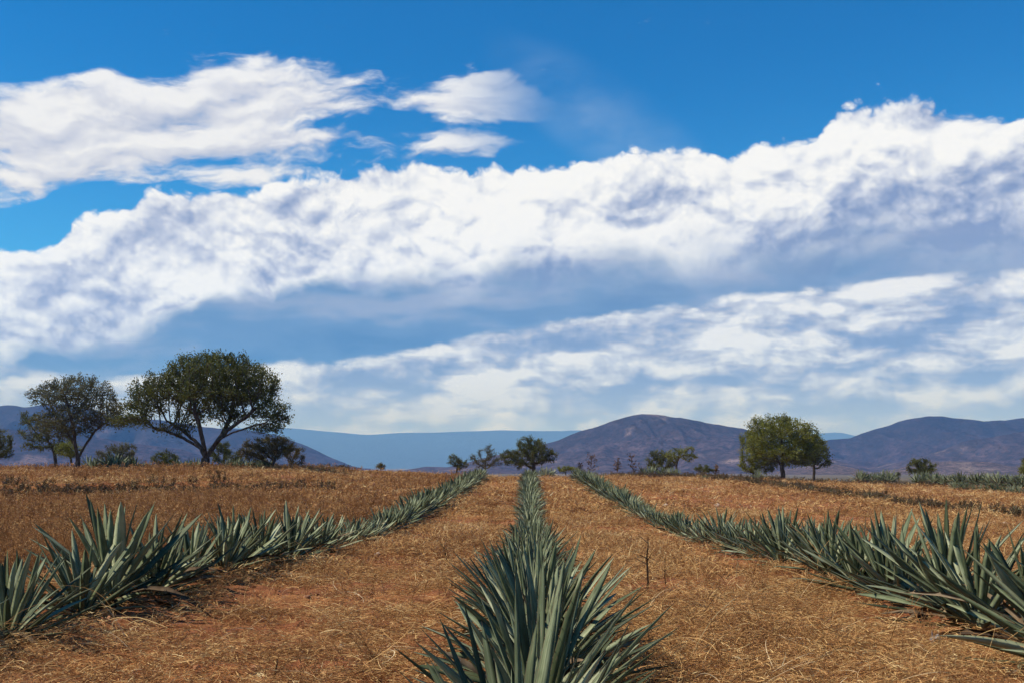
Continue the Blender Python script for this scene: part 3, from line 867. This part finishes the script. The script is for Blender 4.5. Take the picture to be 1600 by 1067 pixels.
tree('leafy_tree', 'thin greyish tree with pale leaves behind the left row', 92, 757,
     [(762, 704, 15, 10), (745, 714, 15, 10), (770, 718, 20, 13), (752, 724, 18, 9)], [(758, 732)], 113, 'grey', 0.10, 430, 0.28, 8, 0.20, 0.24, TG, 1.0, 742)
tree('acacia_tree', 'broad dark tree standing over the end of the centre row', 90, 834,
     [(828, 696, 24, 15), (836, 710, 32, 18), (800, 714, 20, 13), (815, 722, 26, 10), (858, 712, 13, 12)], [(834, 730), (834, 724)], 114, 'dark', 0.22, 1200, 0.26, 12, 0.22, 0.24, TG, 0.9, 742)
tree('round_bush', 'low bush at the start of the right row on the crest', 74, 884,
     [(882, 733, 14, 6), (894, 734, 12, 5)], [(884, 738)], 115, 'green', 0.04, 180, 0.2, 12, 0.15, 0.18, BG, 1.0, 742)
tree('leafy_tree', 'rounded dark tree, left one of the joined pair before the middle hill', 96, 1034,
     [(1028, 714, 18, 12), (1036, 722, 22, 12), (1018, 724, 12, 9)], [(1036, 732)], 116, 'dark', 0.14, 560, 0.28, 12, 0.22, 0.24, TG, 1.0, 742)
tree('acacia_tree', 'open tree leaning right, right one of the joined pair before the middle hill', 94, 1056,
     [(1072, 707, 17, 11), (1054, 712, 18, 12), (1080, 715, 13, 9)], [(1057, 728)], 117, 'green', 0.12, 420, 0.26, 10, 0.20, 0.22, TG, 1.0, 742)
tree('round_bush', 'small dark bush between the joined pair and the right tree', 92, 1098,
     [(1096, 732, 15, 8), (1108, 736, 10, 5)], [(1098, 738)], 118, 'dark', 0.05, 220, 0.24, 13, 0.18, 0.2, BG, 1.0, 744)
tree('acacia_tree', 'large yellow-green tree with a broad crown right of the middle hill', 72, 1224,
     [(1215, 670, 46, 22), (1240, 684, 46, 26), (1195, 688, 32, 24), (1264, 704, 28, 24), (1222, 706, 50, 20), (1182, 660, 18, 10), (1245, 716, 30, 12)],
     [(1222, 728)], 119, 'green', 0.22, 3400, 0.24, 9, 0.22, 0.32, TG, 0.85, thresh=5,
     limbs=[[(1212, 712), (1196, 690)], [(1222, 708), (1218, 680)], [(1232, 710), (1250, 688)]])
tree('round_bush', 'yellow-green bushy growth under the left side of the right tree', 74, 1176,
     [(1178, 702, 24, 28), (1170, 724, 20, 18), (1196, 722, 26, 17), (1170, 684, 16, 14)], [(1178, 732)], 120, 'green', 0.09, 700, 0.26, 11, 0.20, 0.24, BG)
tree('leafy_tree', 'dark tree on several thin trunks, right of the right tree', 75, 1271,
     [(1266, 702, 30, 26), (1284, 718, 18, 14), (1250, 716, 20, 14)], [(1272, 732)], 121, 'dark', 0.13, 650, 0.26, 11, 0.20, 0.24, TG)
tree('round_bush', 'dark bush standing behind the far agave rows on the right', 92, 1440,
     [(1437, 723, 16, 9), (1444, 732, 20, 10), (1425, 732, 12, 10)], [(1441, 740)], 122, 'dark', 0.10, 420, 0.26, 14, 0.2, 0.22, BG, 1.0, 748)
tree('round_bush', 'green bush cut off by the right edge of the photo', 90, 1604,
     [(1606, 722, 12, 10), (1604, 734, 14, 10)], [(1605, 740)], 123, 'green', 0.08, 260, 0.26, 14, 0.2, 0.22, BG, 1.0, 746)
tree('round_bush', 'tiny round bush beside the far agave group', 96, 1403,
     [(1403, 742, 6, 6)], [(1403, 746)], 124, 'dark', 0.05, 90, 0.2, 14, 0.16, 0.18, BG, 1.0, 752)

# sapling-like weeds on the skyline between the rows and the right field
def m_weed(b, out):
    setc(b, ramp(attr('rnd') * 0.6 + orand() * 0.4, [(0.2, (0.035, 0.024, 0.016)), (0.5, (0.085, 0.052, 0.030)), (0.8, (0.17, 0.105, 0.055))]))
M_WEED = material('dead_weed', m_weed, 0.95, 0.05)
def weed_arrays(seed, h, branches, w, heads, hs=0.0):
    """an upright dead weed: stem, side branches, seed heads"""
    r = np.random.default_rng(seed)
    V, F, R = [], [], []
    def strip(p, q, w0, w1, rn):
        d = q - p; s = np.cross(d, r.normal(0, 1, 3)); s /= np.linalg.norm(s) + 1e-9
        s2 = np.cross(d, s); s2 /= np.linalg.norm(s2) + 1e-9
        for a in (s, s2):
            b = len(V); V.extend([p - a * w0, p + a * w0, q + a * w1, q - a * w1]); F.append((b, b + 1, b + 2, b + 3)); R.extend([rn] * 4)
    def head(p, sz, rn):
        for _ in range(heads):
            c = p + r.normal(0, sz * 0.7, 3); a = r.normal(0, 1, 3); a /= np.linalg.norm(a); b_ = np.cross(a, r.normal(0, 1, 3)); b_ /= np.linalg.norm(b_)
            b = len(V); V.extend([c - a * sz, c + b_ * sz * .5, c + a * sz, c - b_ * sz * .5]); F.append((b, b + 1, b + 2, b + 3)); R.extend([rn] * 4)
    p = np.zeros(3); lean = r.normal(0, 0.18, 3); lean[2] = 1
    n = 6; pts = [p]
    for k in range(n):
        lean = lean + r.normal(0, 0.08, 3); lean[2] = 1
        pts.append(pts[-1] + lean / np.linalg.norm(lean) * h / n)
    for k in range(n): strip(pts[k], pts[k + 1], w * (1 - k / n * .7), w * (1 - (k + 1) / n * .7), 0.3)
    for _ in range(branches):
        t = r.uniform(0.2, 0.98); k = min(n - 1, int(t * n)); q = pts[k] + (pts[k + 1] - pts[k]) * (t * n - k)
        d = r.normal(0, 1.0, 3); d[2] = abs(d[2]) * 0.7 + 0.35; d /= np.linalg.norm(d); e = q + d * h * r.uniform(0.2, 0.45) * (1.15 - t * .6)
        strip(q, e, w * .5, w * .25, r.uniform(0.2, .7)); head(e, max(w * 2.2, hs), r.random()); head((q + e) / 2, max(w * 1.6, hs * .8), r.random())
    return np.array(V), np.array(F), np.array(R)
WG = 'leggy dead weeds on the skyline'
for i, (px, h, lab) in enumerate([(924, 1.9, 'tallest dark leggy weed rising from the right row on the crest'), (964, 1.5, 'dark leggy weed alone on the skyline right of the rows'),
                                  (992, 1.9, 'dark leggy weed touching the joined pair of trees'), (905, 1.2, 'short dark leggy weed at the crest of the right row'),
                                  (1118, 1.0, 'thin dark weed right of the small dark bush')]):
    V, F, R = weed_arrays(700 + i, h, 24, 0.020, 5, 0.075)
    p = at_dist(px, 740, 88 + i)
    put('dead_weed', mesh_from('dead_weed', V, F, [M_WEED], attrs={'rnd': R}), None, (p.x, p.y, at_dist(px, 745, 88 + i).z), label=lab, category='weed', group=WG)

# ------------------------------------------------------------------ agaves along the far edge
def far_group(px0, px1, D, n, size, label, group, base_py=None, jitter=1.5, seed=0):
    r = random.Random(seed)
    for i in range(n):
        px = px0 + (px1 - px0) * (i + r.uniform(0.2, 0.8)) / n
        d = D + r.uniform(-jitter, jitter)
        p = at_dist(px, 740, d)
        z = gz(p.x, d) - 0.03
        if base_py is not None: z = max(z, at_dist(px, base_py, d).z)
        far_agave(label if n == 1 else f'{label}, {nth(i + 1)} from its left end', group, (p.x, d, z), size * r.uniform(0.8, 1.15), seed * 50 + i)
FG = 'agaves growing under the trees at the far edge'
far_group(136, 214, 64, 10, 1.2, 'pale agave in the clump between the two big left trees', FG, 738, 1.5, 1)
far_group(218, 236, 72, 2, 0.9, 'small agave just right of the grey-green rounded tree', FG, 739, 1, 2)
far_group(272, 308, 63, 5, 1.0, 'pale agave in the clump left of the largest trunk', FG, 739, 1, 3)
far_group(352, 418, 64, 9, 1.05, 'pale agave in the clump just right of the largest trunk', FG, 739, 1, 4)
far_group(1002, 1062, 86, 8, 0.95, 'small agave in the patch beneath the joined pair of trees', FG, 744, 1.5, 5)
far_group(842, 866, 80, 3, 0.8, 'small agave on the skyline just right of the centre row', FG, 743, 1, 6)
far_agave('large pale agave standing alone before the right tree', FG, (at_dist(1184, 740, 68).x, 68, at_dist(1184, 748, 68).z), 0.8, 77)
far_group(1340, 1400, 84, 8, 1.05, 'agave of the clump left of the far right bush', FG, 752, 1.0, 7)

# ------------------------------------------------------------------ rows of the next field on the right
def side_rows():
    r = random.Random(5)
    NG = 'agaves of the next field on the right'
    for i in range(34):                                   # the thick far row
        f = i / 33
        px = 1432 + (1650 - 1432) * f ** 0.9
        d = 80 - 17 * f + r.uniform(-.5, .5)
        p = at_dist(px, 740, d)
        far_agave(f'tall agave, {nth(i + 1)} from the left in the thick far row behind the right field', NG, (p.x, d, at_dist(px, 754 + 8 * f, d).z), 0.95 * r.uniform(0.85, 1.15), 5000 + i)
    for i in range(16):
        f = i / 15
        px = 1490 + (1640 - 1490) * f
        d = 66 - 8 * f + r.uniform(-.4, .4)
        p = at_dist(px, 740, d)
        far_agave(f'small agave, {nth(i + 1)} from the left in the thin row before the thick one', NG, (p.x, d, at_dist(px, 762 + 10 * f, d).z - 0.05), 0.5 * r.uniform(0.8, 1.2), 5100 + i)
side_rows()

# ------------------------------------------------------------------ straw, chaff and dead weeds covering the field
def m_straw(b, out):
    t = attr('rnd') * 0.65 + orand() * 0.35
    c = ramp(t, [(0.10, (0.10, 0.038, 0.014)), (0.38, (0.27, 0.115, 0.038)), (0.6, (0.48, 0.262, 0.095)), (0.82, (0.72, 0.48, 0.20)), (1.0, (0.88, 0.70, 0.38))])
    # patches weathered pale and patches gone brown
    g = noise(geopos(), 0.55, 4, 0.6)
    c = mix(sstep(g, 0.52, 0.66) * 0.55, c, mix(1.0, c, (1.25, 1.45, 1.7), 'MULTIPLY'))
    c = mix(sstep(g, 0.47, 0.34) * 0.6, c, mix(1.0, c, (0.50, 0.42, 0.38), 'MULTIPLY'))
    setc(b, c); translucent(b, out, c, 0.2)
M_STRAW = material('straw', m_straw, 0.7, 0.2)
def m_weedy(b, out):
    t = attr('rnd') * 0.6 + orand() * 0.4
    c = ramp(t, [(0.1, (0.12, 0.052, 0.022)), (0.4, (0.30, 0.145, 0.058)), (0.7, (0.52, 0.285, 0.115)), (0.95, (0.74, 0.50, 0.24))])
    setc(b, c); translucent(b, out, c, 0.2)
M_WEEDY = material('dry_weeds', m_weedy, 0.85, 0.1)
def m_darkweed(b, out):
    t = attr('rnd') * 0.6 + orand() * 0.4
    setc(b, ramp(t, [(0.1, (0.045, 0.030, 0.016)), (0.5, (0.11, 0.075, 0.040)), (0.9, (0.22, 0.155, 0.085))]))
M_DARKWEED = material('dark_weeds', m_darkweed, 0.9, 0.1)
def m_clod(b, out):
    setc(b, ramp(noise(geopos(), 30.0, 3) * 0.5 + orand() * 0.5, [(0.3, (0.10, 0.036, 0.017)), (0.55, (0.22, 0.085, 0.038)), (0.75, (0.38, 0.20, 0.11))]))
M_CLOD = material('soil_clod', m_clod, 0.95, 0.1)

def strands(seed, n, R, len0, len1, el0, el1, width, K, z0, z1, droop=1.0, curl=0.8, orient=None):
    r = np.random.default_rng(seed)
    a = r.random(n) * 6.283; rad = R * np.sqrt(r.random(n))
    p = np.stack([rad * np.cos(a), rad * np.sin(a), r.uniform(z0, z1, n)], 1)
    az = r.random(n) * 6.283; el = np.radians(r.uniform(el0, el1, n))
    L = r.uniform(len0, len1, n) * r.uniform(0.6, 1.2, n)
    cz = r.normal(0, curl, n)
    pts = [p]
    for k in range(K):
        d = np.stack([np.cos(az) * np.cos(el), np.sin(az) * np.cos(el), np.sin(el)], 1)
        p = p + d * (L / K)[:, None]; pts.append(p)
        az = az + cz * (1.0 / K) * 2; el = el - droop * np.abs(r.normal(0.5, 0.35, n)) / K * (el > -0.6)
    pts = np.stack(pts, 1)                                       # n, K+1, 3
    side = np.cross(pts[:, -1] - pts[:, 0], r.normal(0, 1, (n, 3)) + np.array((0, 0, 0.4))); side /= np.linalg.norm(side, axis=1)[:, None] + 1e-9
    w = width * r.uniform(0.6, 1.4, n)
    prof = np.linspace(1, 0.45, K + 1)
    off = side[:, None] * (w[:, None] * prof[None])[:, :, None] * 0.5
    V = np.stack([pts - off, pts + off], 2).reshape(n, -1, 3)    # n, 2(K+1), 3
    V[:, :, 2] = np.maximum(V[:, :, 2], -0.03)
    b = np.arange(n)[:, None] * (2 * (K + 1)); k = np.arange(K)[None] * 2
    F = np.stack([b + k, b + k + 1, b + k + 3, b + k + 2], -1).reshape(-1, 4)
    rn = np.repeat(r.random(n), 2 * (K + 1))
    return V.reshape(-1, 3), F, rn
def join(parts):
    Vs, Fs, R = [], [], []; o = 0
    for V, F, rn in parts: Vs.append(V); Fs.append(F + o); R.append(rn); o += len(V)
    return np.concatenate(Vs), np.concatenate(Fs), np.concatenate(R)
def clump_mesh(name, parts, mat):
    V, F, rn = join(parts)
    return mesh_from(name, V, F, [mat], False, attrs={'rnd': rn})

def scatter(name, meshes, pts, rot, scl, label=None):
    """one 'stuff' object: its vertices carry the places, geometry nodes put the clump meshes there"""
    col = bpy.data.collections.new(name + '_kinds')
    for i, me in enumerate(meshes):
        o = bpy.data.objects.new(f'{name}_{chr(97 + i)}', me); col.objects.link(o)
    me = bpy.data.meshes.new(name)
    n = len(pts)
    me.vertices.add(n); me.vertices.foreach_set('co', np.asarray(pts, np.float32).ravel())
    a = me.attributes.new('rot', 'FLOAT_VECTOR', 'POINT'); a.data.foreach_set('vector', np.asarray(rot, np.float32).ravel())
    a = me.attributes.new('scl', 'FLOAT', 'POINT'); a.data.foreach_set('value', np.asarray(scl, np.float32))
    a = me.attributes.new('pick', 'INT', 'POINT'); a.data.foreach_set('value', rng.integers(0, len(meshes), n).astype(np.int32))
    o = put(name, me, kind='stuff')
    if label: o['label'] = label
    ng = bpy.data.node_groups.new(name, 'GeometryNodeTree')
    ng.interface.new_socket('Geometry', in_out='INPUT', socket_type='NodeSocketGeometry')
    ng.interface.new_socket('Geometry', in_out='OUTPUT', socket_type='NodeSocketGeometry')
    N = ng.nodes; Lk = ng.links
    gi = N.new('NodeGroupInput'); go = N.new('NodeGroupOutput')
    ci = N.new('GeometryNodeCollectionInfo'); ci.inputs['Collection'].default_value = col
    ci.inputs['Separate Children'].default_value = True; ci.inputs['Reset Children'].default_value = True
    ip = N.new('GeometryNodeInstanceOnPoints'); ip.inputs['Pick Instance'].default_value = True
    def na(nm, t):
        q = N.new('GeometryNodeInputNamedAttribute'); q.data_type = t; q.inputs['Name'].default_value = nm
        return [s for s in q.outputs if s.enabled and s.name == 'Attribute'][0]
    Lk.new(gi.outputs[0], ip.inputs['Points']); Lk.new(ci.outputs[0], ip.inputs['Instance'])
    Lk.new(na('pick', 'INT'), ip.inputs['Instance Index'])
    e2r = N.new('FunctionNodeEulerToRotation'); Lk.new(na('rot', 'FLOAT_VECTOR'), e2r.inputs[0]); Lk.new(e2r.outputs[0], ip.inputs['Rotation'])
    Lk.new(na('scl', 'FLOAT'), ip.inputs['Scale'])
    Lk.new(ip.outputs[0], go.inputs[0])
    md = o.modifiers.new('scatter', 'NODES'); md.node_group = ng
    return o

def places(n_target, y0, y1, dens, mask=None, xk=0.62, xpad=1.5):
    """random places, even per square metre times dens(x, y) (0..1), in the wedge the photograph shows and a little beside it"""
    out = []
    got = 0
    area = (xk * (y1 ** 2 - y0 ** 2) + 2 * xpad * (y1 - y0))
    n = n_target
    y = rng.random(n * 2) ; 
    yy = np.sqrt(y0 ** 2 + (y1 ** 2 - y0 ** 2) * y) if y0 > 0 else y1 * np.sqrt(y)
    xx = (rng.random(n * 2) * 2 - 1) * (xk * yy + xpad)
    keep = rng.random(n * 2) < dens(xx, yy)
    xx, yy = xx[keep][:n], yy[keep][:n]
    return np.stack([xx, yy, ground(xx, yy)], 1)
def rots(n, tilt=0.12):
    return np.stack([rng.normal(0, tilt, n), rng.normal(0, tilt, n), rng.random(n) * 6.283], 1)
def rowdist(x): return np.minimum(np.abs(x), np.minimum(np.abs(x - ROW), np.abs(x + ROW)))
def cover(x, y):
    c = 0.50 + 3.4 * fbm(x * 0.55 + 3, y * 0.36 + 8, 3) + 1.8 * fbm(x * 1.9, y * 1.4 + 5, 2)
    c = c + 0.5 * np.clip((np.asarray(y) - 9) / 20, 0, 1) * fbm(x * 0.3, y * 0.1, 3) * 4
    c = c * np.clip((rowdist(x) - 0.15) / 0.7, 0.25, 1.0) * (1 - 0.5 * np.clip((x - ROW - 0.5) / 1.2, 0, 1))
    return np.clip(c, 0.03 + 0.22 * np.clip((8 - np.asarray(y)) / 3, 0, 1), 1)
leftf = lambda x, y: np.clip((-x - ROW - 0.7) / 1.2, 0, 1)
rightf = lambda x, y: np.clip((x - ROW - 0.5) / 1.2, 0, 1)

W1 = 0.0026
mats_near = [clump_mesh('straw_mat', [strands(i, 190, 0.32, .03, .13, -6, 30, W1, 4, 0.0, 0.03, 1.2, 1.5), strands(i + 40, 160, 0.40, .015, .05, -10, 25, W1 * 1.3, 1, 0.0, 0.02),
                                      strands(i + 80, 6, 0.3, .15, .34, 5, 35, W1 * 1.2, 6, 0.01, 0.04, 1.2, 1.4)], M_STRAW) for i in range(5)]
tufts = [clump_mesh('straw_tuft', [strands(100 + i, 46, 0.07, .09, .26, 18, 80, W1 * 1.1, 5, -0.01, 0.01, 1.3, 0.6)], M_STRAW) for i in range(4)]
stalks = [clump_mesh('straw_stalk', [strands(200 + i, 4, 0.2, .35, .75, 8, 50, 0.0052, 8, 0.0, 0.04, 1.0, 0.9)], M_STRAW) for i in range(5)]
mats_mid = [clump_mesh('straw_far_mat', [strands(300 + i, 140, 0.5, .05, .17, -4, 32, 0.0070, 3, 0.0, 0.04, 1.2, 1.3), strands(340 + i, 40, 0.5, .06, .19, 20, 75, 0.0065, 3, 0.0, 0.02)], M_STRAW) for i in range(4)]
mats_far = [clump_mesh('straw_wide_mat', [strands(400 + i, 100, 1.0, .09, .26, 0, 40, 0.018, 2, 0.0, 0.04), strands(440 + i, 30, 1.0, .09, .26, 30, 80, 0.015, 2, 0.0, 0.02)], M_STRAW) for i in range(4)]

p = places(4200, 1.6, 12, lambda x, y: cover(x, y) * (1 - 0.25 * leftf(x, y)), xk=0.60, xpad=1.0); q = places(700, 1.6, 6.5, cover, xk=0.60, xpad=0.6)
p = np.concatenate([p, q])
scatter('straw_litter', mats_near, p, rots(len(p)), rng.uniform(0.7, 1.25, len(p)), 'matted dry straw lying between the agave rows')
p = places(1500, 1.8, 16, lambda x, y: cover(x, y) ** 2, xk=0.60, xpad=0.8)
scatter('straw_tufts', tufts, p, rots(len(p), 0.25), rng.uniform(0.5, 1.15, len(p)))
p = places(420, 2.4, 12, lambda x, y: 0.4 + 0.6 * (x > 0.8), xk=0.55, xpad=0.5)
scatter('straw_stalks', stalks, p, rots(len(p), 0.3), rng.uniform(0.45, 1.1, len(p)))
p = places(4600, 10, 34, lambda x, y: cover(x, y) * (1 - 0.2 * leftf(x, y)), xk=0.58)
scatter('straw_litter', mats_mid, p, rots(len(p)), rng.uniform(0.7, 1.2, len(p)))
p = places(6000, 30, 84, lambda x, y: np.clip(cover(x * 0.6, y * 0.5) + 0.1, 0, 1), xk=0.58)
scatter('straw_litter', mats_far, p, rots(len(p)), rng.uniform(0.6, 1.15, len(p)))

def weed_clump(seed, n, R, h0, h1, w, heads, mat, br=9):
    r = np.random.default_rng(seed); parts = []
    for k in range(n):
        V, F, rn = weed_arrays(seed * 31 + k, r.uniform(h0, h1), br, w, heads)
        a = r.random() * 6.28; d = R * math.sqrt(r.random())
        parts.append((V + np.array((d * math.cos(a), d * math.sin(a), -0.02)), F, rn * 0.7 + 0.3 * r.random()))
    return clump_mesh('weeds', parts, mat)
wn = [weed_clump(20 + i, 8, 0.28, .20, .50, 0.0036, 2, M_WEEDY, 13) for i in range(5)]
wm = [weed_clump(40 + i, 9, 0.6, .22, .50, 0.0075, 2, M_WEEDY, 8) for i in range(5)]
wf = [weed_clump(60 + i, 10, 1.0, .22, .50, 0.017, 1, M_WEEDY, 6) for i in range(4)]
wd = [weed_clump(80 + i, 9, 0.5, .22, .55, 0.014, 2, M_DARKWEED, 10) for i in range(4)]
wl = lambda x, y: leftf(x, y) * np.clip(0.45 + 2.4 * fbm(x * 0.25, y * 0.2, 3), 0.05, 1)
p = places(3800, 6, 17, wl, xk=0.62); scatter('dry_weeds', wn, p, rots(len(p), 0.15), rng.uniform(0.6, 1.2, len(p)), 'brown dried weeds standing in the left field')
p = places(7000, 15, 36, wl, xk=0.62); scatter('dry_weeds', wm, p, rots(len(p), 0.12), rng.uniform(0.6, 1.2, len(p)))
p = places(3600, 34, 70, lambda x, y: (x < -4) * np.clip(0.25 + 2.5 * fbm(x * 0.16, y * 0.1 + 4, 3), 0.02, 1), xk=0.60); scatter('dry_weeds', wf, p, rots(len(p), 0.1), rng.uniform(0.5, 1.1, len(p)))
# thin scatter of the same among the straw of the corridors and the right field
p = places(420, 4, 20, lambda x, y: (x > -3) * 0.5 * np.clip(rowdist(x) - 0.2, 0, 1), xk=0.55); scatter('dry_weeds', wn, p, rots(len(p), 0.3), rng.uniform(0.35, 0.8, len(p)))
p = places(1400, 20, 66, lambda x, y: (x > 3.5) * np.clip(0.1 + 2.5 * fbm(x * 0.2, y * 0.12 + 9, 3), 0.0, 1), xk=0.58); scatter('dry_weeds', wm, p, rots(len(p), 0.2), rng.uniform(0.3, 0.8, len(p)))
# the dark brush along the low bank on the left
n = 700
bx = rng.uniform(-27, -8.5, n); by = 37.2 + (bx + 20) * 0.62 + rng.normal(0, 0.5, n)
p = np.stack([bx, by, ground(bx, by)], 1)[rng.random(n) < np.clip((-bx - 8) / 6, 0.15, 1)]
scatter('brush', wd, p, rots(len(p), 0.2), rng.uniform(0.45, 1.0, len(p)), 'dark brush along the low bank of the left field')
# dark brush at the foot of the far trees and the line of stunted plants at the right field's edge
n = 900
bx = np.concatenate([rng.uniform(-34, -13, 520), rng.uniform(6, 34, 380)]); by = np.where(bx < 0, rng.normal(70, 2.0, n), rng.normal(82, 2.5, n))
p = np.stack([bx, by, ground(bx, by)], 1)
scatter('brush', wd, p, rots(len(p), 0.2), rng.uniform(0.5, 1.1, len(p)))
n = 420
tt = rng.random(n) ** 0.8; bx = 15.2 - 3.0 * tt + rng.normal(0, 0.25, n); by = 27 + 58 * tt
p = np.stack([bx, by, ground(bx, by)], 1)
scatter('brush', wd, p, rots(len(p), 0.2), rng.uniform(0.35, 0.85, len(p)))

# long pale stalks lying about at the lower right
M_STALK = material('pale_stalk', lambda b, o: setc(b, ramp(attr('rnd') * .6 + orand() * .4, [(0.2, (0.36, 0.23, 0.11)), (0.6, (0.66, 0.50, 0.29)), (0.9, (0.82, 0.70, 0.46))])), 0.6, 0.3)
ps = [clump_mesh('pale_stalk', [strands(250 + i, 3, 0.25,   .25, .6, 2, 40, 0.0042, 9, 0.0, 0.03, 0.9, 1.1)], M_STALK) for i in range(6)]
n = 46
by = rng.uniform(3.0, 5.6, n); bx = by * rng.uniform(0.19, 0.44, n); p = np.stack([bx, by, ground(bx, by) + 0.01], 1)
q = places(90, 2.6, 9, lambda x, y: rowdist(x) > 0.5, xk=0.5, xpad=0.3); p = np.concatenate([p, q])
scatter('pale_stalks', ps, p, rots(len(p), 0.25), rng.uniform(0.5, 1.0, len(p)), 'long pale dried stalks strewn on the soil')

# clods and pebbles too many to count
def clod_mesh(seed):
    r = np.random.default_rng(seed)
    bm_v = []
    import bmesh
    bm = bmesh.new(); bmesh.ops.create_icosphere(bm, subdivisions=1, radius=1.0)
    for v in bm.verts: v.co *= r.uniform(0.7, 1.15); v.co.z *= 0.65
    me = bpy.data.meshes.new('clod'); bm.to_mesh(me); bm.free(); me.materials.append(M_CLOD); return me
clods = [clod_mesh(i) for i in range(5)]
p = places(14000, 1.6, 40, lambda x, y: np.clip(1.1 - cover(x, y), 0.1, 1) * np.clip(14 / (y + 2), 0, 1), xk=0.58)
scatter('soil_clods', clods, p, rots(len(p), 1.0), 0.006 + 0.032 * rng.random(len(p)) ** 3 + 0.0004 * p[:, 1], 'small red clods and pebbles on the soil')

# stunted agaves in the line along the right field's edge
r_ = random.Random(8)
for i in range(22):
    t = (i + r_.random() * .6) / 22
    x = 15.2 - 3.0 * t; y = 29 + 50 * t
    far_agave(f'stunted agave, {nth(i + 1)} from the near end of the dark line edging the right field', 'stunted agaves along the edge of the right field', (x, y, gz(x, y) - 0.02), r_.uniform(0.28, 0.45), 6000 + i)

# ------------------------------------------------------------------ single things on the ground
def m_stone(b, out):
    setc(b, ramp(noise(objco(), 14.0, 4, 0.6), [(0.35, (0.30, 0.20, 0.14)), (0.6, (0.52, 0.42, 0.33))])); bump(b, noise(objco(), 30.0, 3), 0.6, 0.01)
M_STONE = material('pale_stone', m_stone, 0.9, 0.2)
def stone(px, py, rpx, label, seed, mat=None):
    import bmesh
    r = ray(px, py); t = 1.0; pt = None
    o = Vector((0, 0, EYE))
    while t < 90:
        q = o + r * t
        if q.z < gz(q.x, q.y): pt = q; break
        t += 0.03 + t * 0.002
    if pt is None: return
    rad = rpx * pt.y / FPX
    rr = np.random.default_rng(seed)
    bm = bmesh.new(); bmesh.ops.create_icosphere(bm, subdivisions=2, radius=1.0)
    k = rr.normal(0, 1, (6, 3)); k /= np.linalg.norm(k, axis=1)[:, None]; lim = rr.uniform(0.6, 0.9, 6)
    for v in bm.verts:
        c = np.array(v.co)
        for a, l in zip(k, lim):
            dd = c @ a
            if dd > l: c = c - a * (dd - l)
        v.co = c * (1, 0.9, 0.62)
    me = bpy.data.meshes.new('stone'); bm.to_mesh(me); bm.free(); me.materials.append(mat or M_STONE)
    ob = put('stone', me, None, (pt.x, pt.y, gz(pt.x, pt.y) + rad * 0.25), label=label, category='stone', group='pale stones lying on the soil')
    ob.scale = (rad, rad, rad); ob.rotation_euler = (0.1, 0.2, seed)
for i, (px, py, rp, lab) in enumerate([
    (534, 1012, 7, 'pale stone in the bare red patch left of the centre row'), (521, 1005, 4, 'small white stone beside the pale stone in the bare patch'),
    (590, 868, 6, 'pale stone at the foot of the left row in the dip'), (1586, 1054, 8, 'whitish stone at the bottom right corner'),
    (932, 1054, 7, 'orange-brown stone right of the nearest centre agave'), (1572, 819, 5, 'orange stone at the right edge beyond the right row'),
    (1455, 768, 4, 'white stone in the right field near its dark edge'), (1165, 801, 4, 'pale stone in the right field behind the right row'),
    (1040, 790, 4, 'pale stone just beyond the dip of the right row'), (1120, 790, 5, 'brown stone in the middle of the right field')]):
    stone(px, py, rp, lab, i + 1)

def ground_hit(px, py):
    r = ray(px, py); t = 1.0; o = Vector((0, 0, EYE))
    while t < 90:
        q = o + r * t
        if q.z < gz(q.x, q.y): return q
        t += 0.03 + t * 0.002
    return o + r * 30
for i, (px, py, h, lab) in enumerate([(1010, 922, 0.50, 'dark dead weed stick standing between the centre and right rows'), (429, 1066, 0.13, 'broken dead stem at the bottom left between the rows'),
                                      (1040, 915, 0.34, 'thin brown stem beside the dark dead stick'), (700, 886, 0.30, 'dark twiggy dead weed left of the centre row')]):
    V, F, R = weed_arrays(800 + i, h, (5, 1, 4, 26)[i], (0.013, 0.009, 0.006, 0.006)[i], 0)
    q = ground_hit(px, py)
    put('dead_weed', mesh_from('dead_weed', V, F, [M_WEED], attrs={'rnd': R}), None, (q.x, q.y, gz(q.x, q.y) - 0.02), label=lab, category='weed', group='dead weeds between the rows')

# crumpled pale scrap under the right row
def scrap():
    q = ground_hit(1462, 1012); r = np.random.default_rng(4)
    n = 7; V = []
    for i in range(n):
        for j in range(n):
            V.append((i / n * 0.07 - 0.035 + r.normal(0, .006), j / n * 0.08 - 0.04 + r.normal(0, .006), abs(r.normal(0, 0.022)) + 0.05 * math.sin(i / n * 3.1)))
    F = [(i * n + j, i * n + j + 1, (i + 1) * n + j + 1, (i + 1) * n + j) for i in range(n - 1) for j in range(n - 1)]
    m = material('pale_plastic', lambda b, o: setc(b, (0.33, 0.30, 0.29)), 0.45, 0.5)
    put('plastic_scrap', mesh_from('plastic_scrap', np.array(V), np.array(F), [m]), None, (q.x, q.y, gz(q.x, q.y) + 0.01), label='crumpled whitish plastic scrap on the soil under the right row', category='litter')
scrap()
